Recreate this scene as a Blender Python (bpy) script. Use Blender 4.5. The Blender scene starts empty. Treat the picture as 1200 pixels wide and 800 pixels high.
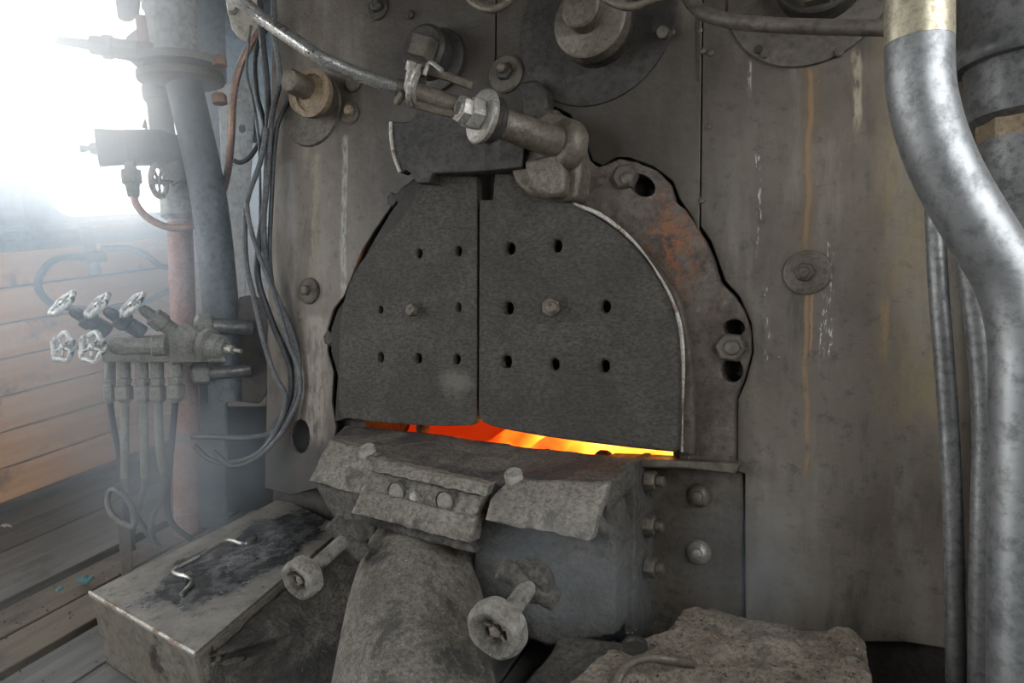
import bpy, bmesh, math, random
from mathutils import Vector, Matrix, noise as mnoise
from mathutils.geometry import tessellate_polygon, delaunay_2d_cdt
random.seed(4)
R = math.radians
SC = bpy.context.scene
COL = SC.collection

# ------------------------------------------------------------------ camera
CAMZ = 0.9
XA = Vector((1540, 25, -800)).normalized()          # world X, Y, Z seen in the camera's right/down/forward frame
YA = Vector((418, -195, 800)); YA = (YA - XA * YA.dot(XA)).normalized()
ZA = XA.cross(YA)
CAMP = Vector((0, 0, CAMZ))
def cam2w(v): v = Vector(v); return Vector((v.dot(XA), v.dot(YA), v.dot(ZA)))
cd = bpy.data.cameras.new('camera'); cam = bpy.data.objects.new('camera', cd); COL.objects.link(cam)
cd.sensor_width = 36; cd.lens = 24; cd.clip_start = 0.02
r_, u_, b_ = cam2w((1, 0, 0)), cam2w((0, -1, 0)), cam2w((0, 0, -1))
m = Matrix((r_, u_, b_)).transposed().to_4x4(); m.translation = CAMP
cam.matrix_world = m; SC.camera = cam

# ------------------------------------------------------------------ daylight
W = bpy.data.worlds.new('overcast_sky'); SC.world = W; W.use_nodes = True
bg = W.node_tree.nodes['Background']; bg.inputs[1].default_value = 7.0
_g = W.node_tree.nodes.new('ShaderNodeTexCoord'); _s = W.node_tree.nodes.new('ShaderNodeSeparateXYZ'); _r = W.node_tree.nodes.new('ShaderNodeMapRange'); _m = W.node_tree.nodes.new('ShaderNodeMix')
W.node_tree.links.new(_g.outputs['Generated'], _s.inputs[0]); W.node_tree.links.new(_s.outputs[2], _r.inputs[0]); _r.inputs[1].default_value = -.12; _r.inputs[2].default_value = -.04
_m.data_type = 'RGBA'; _m.inputs[6].default_value = (.22, .21, .19, 1); _m.inputs[7].default_value = (.90, .955, 1, 1)
W.node_tree.links.new(_r.outputs[0], _m.inputs[0]); W.node_tree.links.new(_m.outputs[2], bg.inputs[0])
SC.view_settings.view_transform = 'Standard'; SC.view_settings.look = 'None'
SC.view_settings.gamma = 1; SC.view_settings.use_curve_mapping = False
SC.view_settings.exposure = 0.06
SC.cycles.use_denoising = True
SC.cycles.max_bounces = 8; SC.cycles.diffuse_bounces = 4; SC.cycles.glossy_bounces = 3
SC.cycles.volume_bounces = 3; SC.cycles.transparent_max_bounces = 8
SC.cycles.sample_clamp_indirect = 6

# ------------------------------------------------------------------ geometry of the place
def ray(px, py): return cam2w((px - 600, py - 400, 800)) / 800
def P(px, py, t): return CAMP + ray(px, py) * t
UB = Vector((0, .2238, 1)).normalized(); XB = Vector((1, 0, 0)); NB = Vector((0, -UB.z, UB.y))   # leaning boiler backhead
OB = P(600, 400, 1.5)
def BP(px, py, h=0.0):
    r = ray(px, py); t = NB.dot(OB + NB * h - CAMP) / NB.dot(r); return CAMP + r * t
def LB(a, b, h=0.0): return OB + XB * a + UB * b + NB * h
def AB(px, py, h=0.0): d = BP(px, py, h) - OB; return d.dot(XB), d.dot(UB)
def ZP(px, py, z): r = ray(px, py); return CAMP + r * ((z - CAMZ) / r.z)
def XP(px, py, x): r = ray(px, py); return CAMP + r * (x / r.x)
WALLX = -2.62

# ------------------------------------------------------------------ mesh building
def basis(axis, ref=None):
    w = Vector(axis).normalized()
    ref = Vector(ref) if ref is not None else (Vector((0, 0, 1)) if abs(w.z) < .9 else Vector((1, 0, 0)))
    u = (ref - w * ref.dot(w)).normalized(); return u, w.cross(u), w
def smooth(pts, n=6):
    pts = [Vector(p) for p in pts]; out = []; L = len(pts)
    for i in range(L - 1):
        p0, p1, p2, p3 = pts[max(i-1, 0)], pts[i], pts[i+1], pts[min(i+2, L-1)]
        for k in range(n):
            t = k / n
            out.append(.5 * ((2*p1) + (p2-p0)*t + (2*p0-5*p1+4*p2-p3)*t*t + (3*p1-p0-3*p2+p3)*t**3))
    out.append(pts[-1]); return out
class MB:
    def __init__(s): s.v = []; s.f = []
    def add(s, vs, fs):
        n = len(s.v); s.v += [Vector(v) for v in vs]; s.f += [tuple(n + i for i in f) for f in fs]; return s
    def box(s, c, size, axes=None):
        c = Vector(c); ax = axes or (Vector((1,0,0)), Vector((0,1,0)), Vector((0,0,1)))
        vs = [c + ax[0]*size[0]/2*i + ax[1]*size[1]/2*j + ax[2]*size[2]/2*k for k in (-1,1) for j in (-1,1) for i in (-1,1)]
        return s.add(vs, [(0,2,3,1),(4,5,7,6),(0,1,5,4),(2,6,7,3),(0,4,6,2),(1,3,7,5)])
    def prism(s, front, vec, holes=()):
        vec = Vector(vec); loops = [[Vector(p) for p in front]] + [[Vector(p) for p in h] for h in holes]
        flat = [p for l in loops for p in l]; n = len(flat)
        if holes or len(front) > 4:
            a0 = loops[0]; nn = Vector((0, 0, 0))
            for i in range(len(a0)): nn += a0[i].cross(a0[(i+1) % len(a0)])
            u_, v_, w_ = basis(nn); ed = []; k = 0; sf = []
            for l in loops: ed += [(k+i, k+(i+1) % len(l)) for i in range(len(l))]; sf.append(list(range(k, k+len(l)))); k += len(l)
            res = delaunay_2d_cdt([Vector((p.dot(u_), p.dot(v_))) for p in flat], ed, sf, 2, 1e-7)
            tris = [tuple(res[3][i][0] for i in f) for f in res[2]] if len(res[0]) == n and all(res[3]) else tessellate_polygon(loops)
        else: tris = [tuple(range(len(front)))]
        # orient the front face against vec
        t = max(tris, key=lambda q: (flat[q[1]]-flat[q[0]]).cross(flat[q[2]]-flat[q[0]]).length)
        if (flat[t[1]]-flat[t[0]]).cross(flat[t[2]]-flat[t[0]]).dot(vec) > 0: tris = [tuple(reversed(q)) for q in tris]
        fs = [tuple(q) for q in tris] + [tuple(i + n for i in reversed(q)) for q in tris]
        k = 0
        for l in loops:
            for i in range(len(l)): a = k + i; b = k + (i+1) % len(l); fs.append((a, b, b+n, a+n))
            k += len(l)
        return s.add(flat + [p + vec for p in flat], fs)
    def plate(s, px, h0, h1, holes=()):
        """outline given where its front edge is seen on the leaning backhead"""
        return s.prism([BP(x, y, h1) for x, y in px], NB * (h0 - h1), [[BP(x, y, h1) for x, y in h] for h in holes])
    def lathe(s, o, axis, prof, seg=24, ref=None, ph=0, lob=None):
        u, v, w = basis(axis, ref); o = Vector(o); vs = []; fs = []
        for r, z in prof:
            for i in range(seg):
                a = ph + 2*math.pi*i/seg; rr = r * (lob(a) if lob else 1)
                vs.append(o + w*z + (u*math.cos(a) + v*math.sin(a))*rr)
        for j in range(len(prof)-1):
            for i in range(seg):
                k = (i+1) % seg; fs.append((j*seg+i, j*seg+k, (j+1)*seg+k, (j+1)*seg+i))
        if prof[0][0] > 1e-6: fs.append(tuple(reversed(range(seg))))
        if prof[-1][0] > 1e-6: fs.append(tuple((len(prof)-1)*seg+i for i in range(seg)))
        return s.add(vs, fs)
    def cyl(s, a, b, r, seg=20, r2=None, ch=.0):
        a = Vector(a); b = Vector(b); L = (b-a).length; r2 = r if r2 is None else r2; c = ch or min(r, L)*.12
        return s.lathe(a, b-a, [(r-c, 0), (r, c), (r2, L-c), (r2-c, L)], seg)
    def hexn(s, a, b, r, ref=None):
        a = Vector(a); b = Vector(b); L = (b-a).length
        return s.lathe(a, b-a, [(r, 0), (r, L*.8), (r*.9, L)], 6, ref)
    def tube(s, pts, r, seg=12, closed=False):
        pts = [Vector(p) for p in pts]; n = len(pts); rs = r if isinstance(r, (list, tuple)) else [r]*n
        d = [(pts[(i+1) % n]-pts[i-1]) if closed else (pts[min(i+1, n-1)]-pts[max(i-1, 0)]) for i in range(n)]
        u = basis(d[0])[0]; vs = []; fs = []
        for i in range(n):
            w = d[i].normalized(); u = (u - w*u.dot(w)).normalized(); v = w.cross(u)
            for k in range(seg): a = 2*math.pi*k/seg; vs.append(pts[i] + (u*math.cos(a)+v*math.sin(a))*rs[i])
        for i in range(n if closed else n-1):
            j = (i+1) % n
            for k in range(seg): l = (k+1) % seg; fs.append((i*seg+k, i*seg+l, j*seg+l, j*seg+k))
        if not closed: fs += [tuple(reversed(range(seg))), tuple((n-1)*seg+k for k in range(seg))]
        return s.add(vs, fs)
    def fix(s, loc):
        me = bpy.data.meshes.new('mesh'); me.from_pydata([v - loc for v in s.v], [], s.f); me.update(); return me
    def centre(s):
        return Vector([(min(v[i] for v in s.v) + max(v[i] for v in s.v))/2 for i in range(3)])
def tag(o, label=None, cat=None, group=None, kind=None):
    for k, v in (('label', label), ('category', cat), ('group', group), ('kind', kind)):
        if v: o[k] = v
    return o
WL = {}
def thing(name, label, cat, loc, group=None):
    o = bpy.data.objects.new(name, None); COL.objects.link(o); o.location = loc; o.empty_display_size = .05
    WL[o.name] = Vector(loc); return tag(o, label, cat, group)
def part(name, mb, mat, parent=None, bevel=0, label=None, ang=40, lump=None, kind=None, disp=None):
    loc = mb.centre(); me = mb.fix(loc)
    bm = bmesh.new(); bm.from_mesh(me); bmesh.ops.recalc_face_normals(bm, faces=bm.faces); bm.to_mesh(me); bm.free()
    me.shade_smooth(); me.set_sharp_from_angle(angle=R(ang)); me.name = name
    o = bpy.data.objects.new(name, me); COL.objects.link(o); me.materials.append(mat)
    base = WL[parent.name] if parent else Vector((0, 0, 0))
    o.parent = parent; o.location = loc - base; WL[o.name] = loc
    if bevel:
        b = o.modifiers.new('edge', 'BEVEL'); b.width = bevel; b.segments = 2; b.limit_method = 'ANGLE'; b.angle_limit = R(35)
    if lump:
        q = o.modifiers.new('cast', 'REMESH'); q.mode = 'VOXEL'; q.voxel_size = lump; q.use_smooth_shade = True
        sm = o.modifiers.new('soft', 'SMOOTH'); sm.factor = .5; sm.iterations = 2
        for sc_, st_ in (disp or ((.05, .004), (.015, .0018))):
            tx = bpy.data.textures.new('cast', 'CLOUDS'); tx.noise_scale = sc_; tx.noise_depth = 2
            d = o.modifiers.new('cast', 'DISPLACE'); d.texture = tx; d.strength = st_; d.texture_coords = 'LOCAL'; d.mid_level = .5
    if label: o['label'] = label
    if kind: o['kind'] = kind
    return o
def solo(name, mb, mat, label, cat, group=None, kind=None, **k):
    return tag(part(name, mb, mat, None, kind=kind, **k), label, cat, group)
def struct(name, mb, mat, **k): o = part(name, mb, mat, None, **k); o['kind'] = 'structure'; return o

# ------------------------------------------------------------------ materials
class NT:
    def __init__(s, name):
        s.m = bpy.data.materials.new(name); s.m.use_nodes = True; s.t = s.m.node_tree; s.n = s.t.nodes
        s.b = s.n['Principled BSDF']; tc = s.n.new('ShaderNodeTexCoord'); s.co = tc.outputs['Object']
        s.gen = tc.outputs['Generated']
    def L(s, a, b): s.t.links.new(a, b)
    def put(s, sock, v):
        if isinstance(v, bpy.types.NodeSocket): s.L(v, sock)
        elif isinstance(v, (tuple, list)) and len(v) == 3 and sock.type == 'RGBA': sock.default_value = (*v, 1)
        else: sock.default_value = v
    def noise(s, scale, detail=5, rough=.6, co=None, dist=0, stretch=None):
        co = co or s.co
        if stretch: co = s.map(co, stretch)
        n = s.n.new('ShaderNodeTexNoise'); s.L(co, n.inputs['Vector'])
        n.inputs['Scale'].default_value = scale; n.inputs['Detail'].default_value = detail
        n.inputs['Roughness'].default_value = rough; n.inputs['Distortion'].default_value = dist
        return n.outputs['Fac']
    def vor(s, scale, feat='F1', co=None):
        n = s.n.new('ShaderNodeTexVoronoi'); n.feature = feat; s.L(co or s.co, n.inputs['Vector']); n.inputs['Scale'].default_value = scale
        return n.outputs['Distance']
    def map(s, co, scale=(1,1,1), loc=(0,0,0)):
        n = s.n.new('ShaderNodeMapping'); s.L(co, n.inputs[0]); n.inputs['Scale'].default_value = scale; n.inputs['Location'].default_value = loc
        return n.outputs[0]
    def ma(s, op, a, b=0.0, c=None):
        n = s.n.new('ShaderNodeMath'); n.operation = op; s.put(n.inputs[0], a); s.put(n.inputs[1], b)
        if c is not None: s.put(n.inputs[2], c)
        return n.outputs[0]
    def step(s, v, lo, hi, a=0.0, b=1.0):
        n = s.n.new('ShaderNodeMapRange'); n.interpolation_type = 'SMOOTHSTEP'; s.put(n.inputs[0], v)
        for i, q in enumerate((lo, hi, a, b)): n.inputs[i+1].default_value = q
        return n.outputs[0]
    def mix(s, f, a, b):
        n = s.n.new('ShaderNodeMix'); n.data_type = 'RGBA'; s.put(n.inputs[0], f); s.put(n.inputs[6], a); s.put(n.inputs[7], b)
        return n.outputs[2]
    def xyz(s, co=None):
        n = s.n.new('ShaderNodeSeparateXYZ'); s.L(co or s.co, n.inputs[0]); return n.outputs
    def bump(s, h, strength=.4, dist=.01, prev=None):
        n = s.n.new('ShaderNodeBump'); s.put(n.inputs['Height'], h); n.inputs['Strength'].default_value = strength; n.inputs['Distance'].default_value = dist
        if prev: s.L(prev, n.inputs['Normal'])
        return n.outputs[0]
    def out(s, col, rough=.6, metal=0.0, nrm=None, spec=.4):
        s.put(s.b.inputs['Base Color'], col); s.put(s.b.inputs['Roughness'], rough); s.put(s.b.inputs['Metallic'], metal)
        s.b.inputs['Specular IOR Level'].default_value = spec
        if nrm: s.L(nrm, s.b.inputs['Normal'])
        return s.m
def metal(name, c1, c2, rough=.55, met=.0, sc=6, bump=.25, bd=.004, bs=60, c3=None, c3s=3, c3t=(.55, .7), spec=.4, speck=None, rr=.12, stretch=None, wear=None, grain=0):
    """worn iron: two tones blended by noise, a third (rust, dust, scale) in patches, fine relief"""
    t = NT(name); n1 = t.noise(sc, 8, .65, stretch=stretch); col = t.mix(t.step(n1, .35, .65), c1, c2)
    f = t.noise(sc*9, 6, .75); col = t.mix(t.step(f, .42, .68, 0, .75), col, tuple(x*.42 for x in c1))
    if grain: col = t.mix(t.step(t.noise(grain, 3, .8), .46, .62, 0, .5), col, tuple(x*.35 for x in c1))
    if wear:
        g = t.n.new('ShaderNodeNewGeometry'); k = t.ma('MULTIPLY', t.step(g.outputs['Pointiness'], .52, .60), t.step(t.noise(sc*5, 5, .7), .35, .55)); col = t.mix(t.ma('MULTIPLY', k, .7), col, wear)
    if c3: col = t.mix(t.step(t.noise(c3s, 7, .7, dist=.4), *c3t), col, c3)
    if speck: col = t.mix(t.step(t.noise(bs*1.7, 3, .6), .66, .72), col, speck)
    ro = t.step(f, .3, .7, max(rough-rr, .05), min(rough+rr, 1))
    nr = t.bump(t.noise(bs, 6, .7), bump, bd); nr = t.bump(t.noise(sc*1.5, 4, .5), bump*.8, bd*5, nr)
    return t.out(col, ro, met, nr, spec)
M = {}
M['iron'] = metal('dark_iron', (.068,.055,.042), (.115,.095,.073), .5, bump=.4, c3=(.04,.034,.028), c3s=9)
M['iron_dark'] = metal('sooty_iron', (.026,.022,.018), (.048,.041,.033), .6, bump=.4)
M['iron_blue'] = metal('blue_grey_iron', (.10,.115,.13), (.17,.19,.20), .5, met=.2)
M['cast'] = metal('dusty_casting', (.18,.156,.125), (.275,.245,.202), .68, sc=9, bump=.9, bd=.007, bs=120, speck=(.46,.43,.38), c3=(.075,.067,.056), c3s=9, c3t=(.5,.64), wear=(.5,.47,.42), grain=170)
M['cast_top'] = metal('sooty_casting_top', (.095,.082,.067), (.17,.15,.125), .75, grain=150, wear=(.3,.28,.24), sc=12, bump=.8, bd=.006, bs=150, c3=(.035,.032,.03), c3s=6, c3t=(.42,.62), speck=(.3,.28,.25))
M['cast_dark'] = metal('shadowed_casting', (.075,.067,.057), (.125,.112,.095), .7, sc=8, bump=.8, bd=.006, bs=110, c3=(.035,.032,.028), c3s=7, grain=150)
def frame_mat():
    t = NT('rusty_casting'); x, y, z = t.xyz(); n = t.noise(16, 8, .72); n2 = t.noise(60, 6, .75); n3 = t.noise(11, 7, .75, dist=.5)
    col = t.mix(t.step(n, .36, .62), (.058,.043,.034), (.125,.098,.078)); col = t.mix(t.step(n2, .5, .66, 0, .7), col, (.03,.024,.02)); col = t.mix(t.step(n2, .32, .42, .55, 0), col, (.22,.18,.15))
    d = t.ma('SQRT', t.ma('ADD', t.ma('POWER', t.ma('SUBTRACT', x, RX[0]), 2.0), t.ma('POWER', t.ma('MULTIPLY', t.ma('SUBTRACT', z, RX[1]), .6), 2.0)))
    k = t.ma('MULTIPLY', t.step(d, .01, .085, 1, 0), t.step(t.noise(34, 7, .8, dist=.4), .47, .56)); col = t.mix(t.ma('MULTIPLY', k, .85), col, (.25,.095,.035))
    k = t.ma('MULTIPLY', t.step(x, .06, .16), t.step(n3, .62, .70)); col = t.mix(t.ma('MULTIPLY', k, .8), col, (.24,.10,.04))
    col = t.mix(t.step(x, .0, .16, .85, 0), col, (.026,.023,.02))  # left side painted near black for the shade of the recess beside the leaf
    nr = t.bump(n2, .7, .006); nr = t.bump(n, .6, .012, nr); return t.out(col, .62, 0, nr, .4)
_c = ((BP(388, 400).x + BP(879, 400).x)/2, (BP(648, 128).z + BP(861, 541).z)/2); _q = BP(784, 282); RX = (_q.x - _c[0], _q.z - _c[1])
M['brownrust'] = frame_mat()
M['plugrust'] = metal('rusty_plug', (.19,.14,.085), (.26,.19,.12), .65, sc=16, bump=.5, c3=(.09,.07,.05), c3s=12)
M['orange'] = metal('orange_rust', (.36,.20,.125), (.27,.13,.08), .8, sc=30, bump=.5)
M['edge'] = metal('worn_bright_edge', (.42,.38,.32), (.60,.56,.48), .5, met=.2, sc=30, c3=(.18,.11,.07), c3s=20, c3t=(.5,.62))
M['steel'] = metal('worn_steel', (.42,.41,.385), (.60,.585,.55), .32, met=.85, sc=10, bump=.2, c3=(.16,.145,.12), c3s=14, c3t=(.5,.66))
M['nut'] = metal('greasy_steel', (.26,.24,.205), (.40,.37,.32), .45, met=.45, sc=20, bump=.3, c3=(.12,.105,.085), c3s=30)
M['greased'] = metal('greasy_iron', (.095,.077,.057), (.15,.125,.094), .5, met=.2, sc=12, bump=.35, c3=(.05,.046,.04), c3s=12)
M['pipe'] = metal('bare_steel_pipe', (.25,.25,.248), (.34,.34,.335), .46, met=.65, sc=4, bump=.06, bs=90, c3=(.18,.175,.17), c3s=3, c3t=(.5,.75), rr=.06)
M['pipe_tan'] = metal('heat_tinted_steel', (.42,.36,.25), (.50,.44,.32), .4, met=.6, sc=9, bump=.12, c3=(.16,.10,.06), c3s=14)
M['pipe_dull'] = metal('dull_pipe', (.15,.145,.14), (.24,.235,.225), .42, met=.4, sc=8, bump=.2, c3=(.09,.085,.08), c3s=8, stretch=(1,1,.3))
M['redpipe'] = metal('red_painted_pipe', (.34,.16,.135), (.42,.29,.26), .65, sc=12, bump=.3, c3=(.38,.37,.36), c3s=9, c3t=(.52,.64))
M['column'] = metal('dark_painted_fitting', (.075,.073,.072), (.14,.137,.13), .36, sc=7, bump=.15, c3=(.16,.085,.065), c3s=6, c3t=(.6,.72))
M['copper'] = metal('copper_tube', (.40,.25,.185), (.48,.33,.26), .4, met=.6, sc=14, bump=.1, c3=(.2,.12,.09), c3s=20)
M['pale'] = metal('pale_painted_steel', (.40,.405,.40), (.52,.525,.52), .6, sc=6, bump=.12, c3=(.22,.22,.21), c3s=5, speck=(.2,.19,.18))
M['panel'] = metal('pale_grey_panel_paint', (.58,.59,.58), (.72,.73,.72), .6, sc=5, bump=.1, c3=(.35,.35,.34), c3s=4)
M['beige'] = metal('beige_paint', (.52,.48,.38), (.6,.56,.46), .5, sc=5, bump=.1)
M['rubber'] = metal('black_cable', (.035,.037,.04), (.07,.073,.078), .45, sc=12, bump=.1)
M['rubber_grey'] = metal('grey_cable', (.08,.083,.086), (.14,.143,.146), .5, sc=12, bump=.1)
M['wheel'] = metal('white_edged_wheel', (.5,.5,.48), (.8,.8,.78), .45, met=.2, sc=30, bump=.3, c3=(.1,.1,.1), c3s=45, c3t=(.5,.6))
M['valve'] = metal('dusty_valve_body', (.19,.185,.165), (.28,.27,.24), .62, sc=18, bump=.4, c3=(.1,.1,.095), c3s=20)
M['frame_paint'] = metal('window_frame_paint', (.16,.21,.25), (.22,.27,.31), .5, sc=4, bump=.1)
M['brick'] = metal('firebox_lining', (.10,.05,.03), (.16,.09,.05), .9, sc=9, bump=.8)
M['debris'] = metal('coal_debris', (.03,.028,.026), (.09,.075,.06), .8, sc=30, bump=.8, speck=(.35,.33,.3))
M['brownash'] = metal('brown_ash', (.18,.142,.105), (.27,.225,.175), .8, grain=140, wear=(.4,.35,.29), sc=10, bump=.9, bd=.006, bs=130, c3=(.07,.06,.05), c3s=12, speck=(.36,.33,.29))
M['paperwhite'] = metal('paint_fleck', (.55,.54,.5), (.75,.74,.7), .7, sc=20)

def jacket_mat():
    """backhead sheet: object X runs along the sheet, Y up it, origin at OB"""
    t = NT('boiler_jacket_sheet'); x, y, z = t.xyz()
    n1 = t.noise(2.2, 8, .6); n2 = t.noise(7, 8, .65, stretch=(1.6, .35, 1)); n3 = t.noise(60, 5, .7)
    col = t.mix(t.step(n1, .38, .62), (.092,.073,.056), (.142,.117,.092))
    col = t.mix(t.step(n2, .48, .66, 0, .8), col, (.19,.165,.135))
    col = t.mix(t.step(n2, .32, .46, .85, 0), col, (.048,.043,.038)); col = t.mix(t.step(t.noise(34, 7, .75), .52, .68, 0, .6), col, (.045,.04,.034))
    # soot around and above the fire door, tan bloom towards the right
    soot = t.ma('MULTIPLY', t.step(t.ma('ABSOLUTE', t.ma('SUBTRACT', x, -.02)), .25, .62, 1, 0), t.step(y, .02, .36))
    col = t.mix(t.ma('MULTIPLY', soot, .9), col, (.036,.029,.022))
    tan = t.ma('MULTIPLY', t.step(x, .62, .85), t.step(y, -.35, .45))
    tan = t.ma('MULTIPLY', tan, t.step(t.noise(4, 6, .7, stretch=(2, .4, 1)), .35, .62))
    col = t.mix(t.ma('MULTIPLY', tan, .75), col, (.18,.14,.085))
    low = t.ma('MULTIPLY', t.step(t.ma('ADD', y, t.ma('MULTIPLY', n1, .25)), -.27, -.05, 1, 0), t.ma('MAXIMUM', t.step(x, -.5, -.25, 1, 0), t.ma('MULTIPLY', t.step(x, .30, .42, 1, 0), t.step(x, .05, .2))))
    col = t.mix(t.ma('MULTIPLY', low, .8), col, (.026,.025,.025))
    wob = t.ma('MULTIPLY', t.ma('SUBTRACT', t.noise(6, 3, .6), .5), .03)
    def streak(px, py0, py1, w, c, amt, thr=(.40, .56), fs=24):
        nonlocal col
        a0, b0 = AB(px, py0); a1, b1 = AB(px, py1); a = (a0+a1)/2
        d = t.ma('ABSOLUTE', t.ma('SUBTRACT', t.ma('ADD', x, wob), a))
        k = t.ma('MULTIPLY', t.step(d, w*.35, w, 1, 0), t.ma('MULTIPLY', t.step(y, b1-.015, b1+.03), t.step(y, b0-.01, b0+.01, 1, 0)))
        k = t.ma('MULTIPLY', k, t.step(t.noise(fs, 6, .75, stretch=(2.5, .6, 1)), *thr))
        col = t.mix(t.ma('MULTIPLY', k, amt), col, c)
    streak(948, 82, 292, .0055, (.30,.17,.07), .85, (.25, .45)); streak(945, 340, 560, .005, (.26,.155,.075), .8, (.36, .5))
    streak(952, 340, 420, .003, (.32,.17,.08), .8, (.3, .45)); streak(948, 82, 330, .02, (.14,.10,.06), .5, (.2, .5))
    streak(888, 175, 300, .006, (.52,.51,.48), .8, (.52, .58), 40); streak(972, 275, 430, .008, (.6,.6,.57), .9, (.55, .6), 45)
    streak(965, 345, 425, .006, (.62,.62,.6), .9, (.53, .58), 60); streak(898, 330, 440, .008, (.5,.5,.48), .8, (.58, .63), 60)
    streak(1003, 60, 150, .009, (.34,.29,.2), .7); streak(878, 72, 110, .006, (.45,.44,.4), .7, (.45,.6), 40)
    streak(403, 160, 395, .013, (.30,.285,.25), .8, (.36, .6), 60); streak(368, 180, 330, .02, (.26,.22,.15), .5)
    streak(370, 370, 520, .05, (.28,.24,.20), .6); streak(408, 385, 560, .03, (.27,.255,.225), .6)
    streak(1035, 350, 420, .01, (.3,.18,.08), .6); streak(1070, 20, 500, .07, (.22,.165,.08), .55, (.42, .6), 8)
    streak(335, 190, 380, .05, (.24,.235,.22), .5, (.35,.6), 10)
    # paint flecks
    fl = t.ma('MULTIPLY', t.step(t.vor(38), .035, .05, 1, 0), t.step(t.noise(3, 2), .52, .6)); col = t.mix(t.ma('MULTIPLY', fl, .6), col, (.5,.48,.42))
    ro = t.step(n3, .3, .7, .42, .62)
    nr = t.bump(n3, .25, .005); nr = t.bump(t.noise(3.2, 3, .5), .6, .03, nr); nr = t.bump(t.noise(26, 5, .7), .22, .006, nr)
    return t.out(col, ro, .15, nr, .45)
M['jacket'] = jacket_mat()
def door_mat(patch=None):
    t = NT('heat_scaled_door_plate'); x, y, z = t.xyz()
    n1 = t.noise(5, 7, .65); n2 = t.noise(190, 4, .75, stretch=(.55, 1, 1)); n3 = t.noise(26, 6, .7)
    col = t.mix(t.step(n1, .36, .64), (.066,.056,.043), (.112,.096,.075))
    col = t.mix(t.step(n2, .35, .66, .0, .75), col, (.024,.023,.022))
    col = t.mix(t.step(n3, .57, .74, 0, .35), col, (.16,.15,.13))
    if patch is not None:
        d = t.ma('SQRT', t.ma('ADD', t.ma('POWER', t.ma('MULTIPLY', t.ma('SUBTRACT', x, patch.x), .62), 2.0), t.ma('POWER', t.ma('SUBTRACT', z, patch.z), 2.0)))
        col = t.mix(t.step(t.ma('ADD', d, t.ma('MULTIPLY', t.noise(30, 5, .7), .05)), .036, .062, .65, 0), col, (.19,.175,.145))
    nr = t.bump(n2, 1.0, .009); nr = t.bump(n3, .5, .012, nr)
    return t.out(col, t.step(n2, .3, .7, .5, .75), 0, nr, .45)
M['door'] = door_mat()
def lid_mat():
    """sheet lid with a wet oily patch; object X/Y in the lid's plane, origin on the lid"""
    t = NT('oily_sheet_lid'); x, y, z = t.xyz(); w = t.ma('MULTIPLY', t.ma('SUBTRACT', t.noise(9, 5, .65), .5), .22)
    d = t.ma('SQRT', t.ma('ADD', t.ma('POWER', t.ma('MULTIPLY', t.ma('ADD', x, .0), 1.25), 2.0), t.ma('POWER', t.ma('MULTIPLY', t.ma('ADD', y, -.015), .70), 2.0)))
    d = t.ma('ADD', d, w)
    wet = t.step(d, .135, .175, 1, 0); inner = t.step(d, .03, .10, 1, 0)
    n1 = t.noise(14, 8, .7); n2 = t.noise(90, 5, .7)
    dry = t.mix(t.step(n1, .35, .65), (.16,.145,.125), (.235,.215,.185)); dry = t.mix(t.step(n2, .62, .7, 0, .5), dry, (.32,.3,.27)); dry = t.mix(t.step(t.noise(32, 7, .8), .52, .64, 0, .75), dry, (.07,.062,.052))
    wc = t.mix(t.step(t.noise(26, 8, .85), .45, .56), (.012,.012,.013), (.11,.112,.112))
    col = t.mix(wet, dry, wc); col = t.mix(t.ma('MULTIPLY', inner, t.step(t.noise(40, 6, .8), .42, .56, .8, .15)), col, (.30,.305,.31))  # pale centre paints the bright reflection into the colour of the oil
    ro = t.ma('SUBTRACT', t.step(n2, .3, .7, .5, .7), t.ma('MULTIPLY', wet, .42))
    nr = t.bump(n2, .25, .004); nr = t.bump(t.noise(8, 3, .5), .35, .012, nr)
    return t.out(col, ro, .4, nr, .8)
M['lid'] = lid_mat()
M['lidside'] = metal('brown_box_side', (.15,.13,.10), (.20,.175,.14), .55, met=.2, sc=5, bump=.15, c3=(.035,.022,.016), c3s=3, c3t=(.6,.64), stretch=(1,1,.25))
def wood(name, a, b, dirt, dt=(.5, .68), rough=.6, ax=1):
    t = NT(name); st = [9, 9, 9]; st[ax] = .8
    info = t.n.new('ShaderNodeObjectInfo'); off = t.n.new('ShaderNodeVectorMath'); off.operation = 'ADD'
    mu = t.n.new('ShaderNodeVectorMath'); mu.operation = 'SCALE'; mu.inputs[0].default_value = (7, 13, 5); t.L(info.outputs['Random'], mu.inputs['Scale'])
    t.L(t.co, off.inputs[0]); t.L(mu.outputs[0], off.inputs[1]); co = off.outputs[0]
    g = t.noise(3, 6, .6, co=t.map(co, st)); col = t.mix(t.step(g, .3, .7), a, b)
    col = t.mix(t.step(t.noise(4, 8, .7, co=co), *dt), col, dirt); col = t.mix(t.step(t.noise(22, 6, .8, co=co), .62, .7, 0, .8), col, dirt)
    col = t.mix(t.ma('MULTIPLY', info.outputs['Random'], .25), col, b)
    nr = t.bump(g, .25, .004); nr = t.bump(t.noise(60, 5, .7, co=co), .2, .003, nr)
    return t.out(col, rough, 0, nr, .3)
M['wallwood'] = wood('orange_wall_board', (.68,.36,.17), (.80,.50,.29), (.28,.16,.10), (.54,.70))
M['floorwood'] = wood('grimy_floor_board', (.085,.082,.078), (.14,.135,.125), (.045,.043,.04))
M['curbwood'] = wood('brown_grimy_board', (.10,.082,.064), (.14,.118,.095), (.045,.04,.036))
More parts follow.
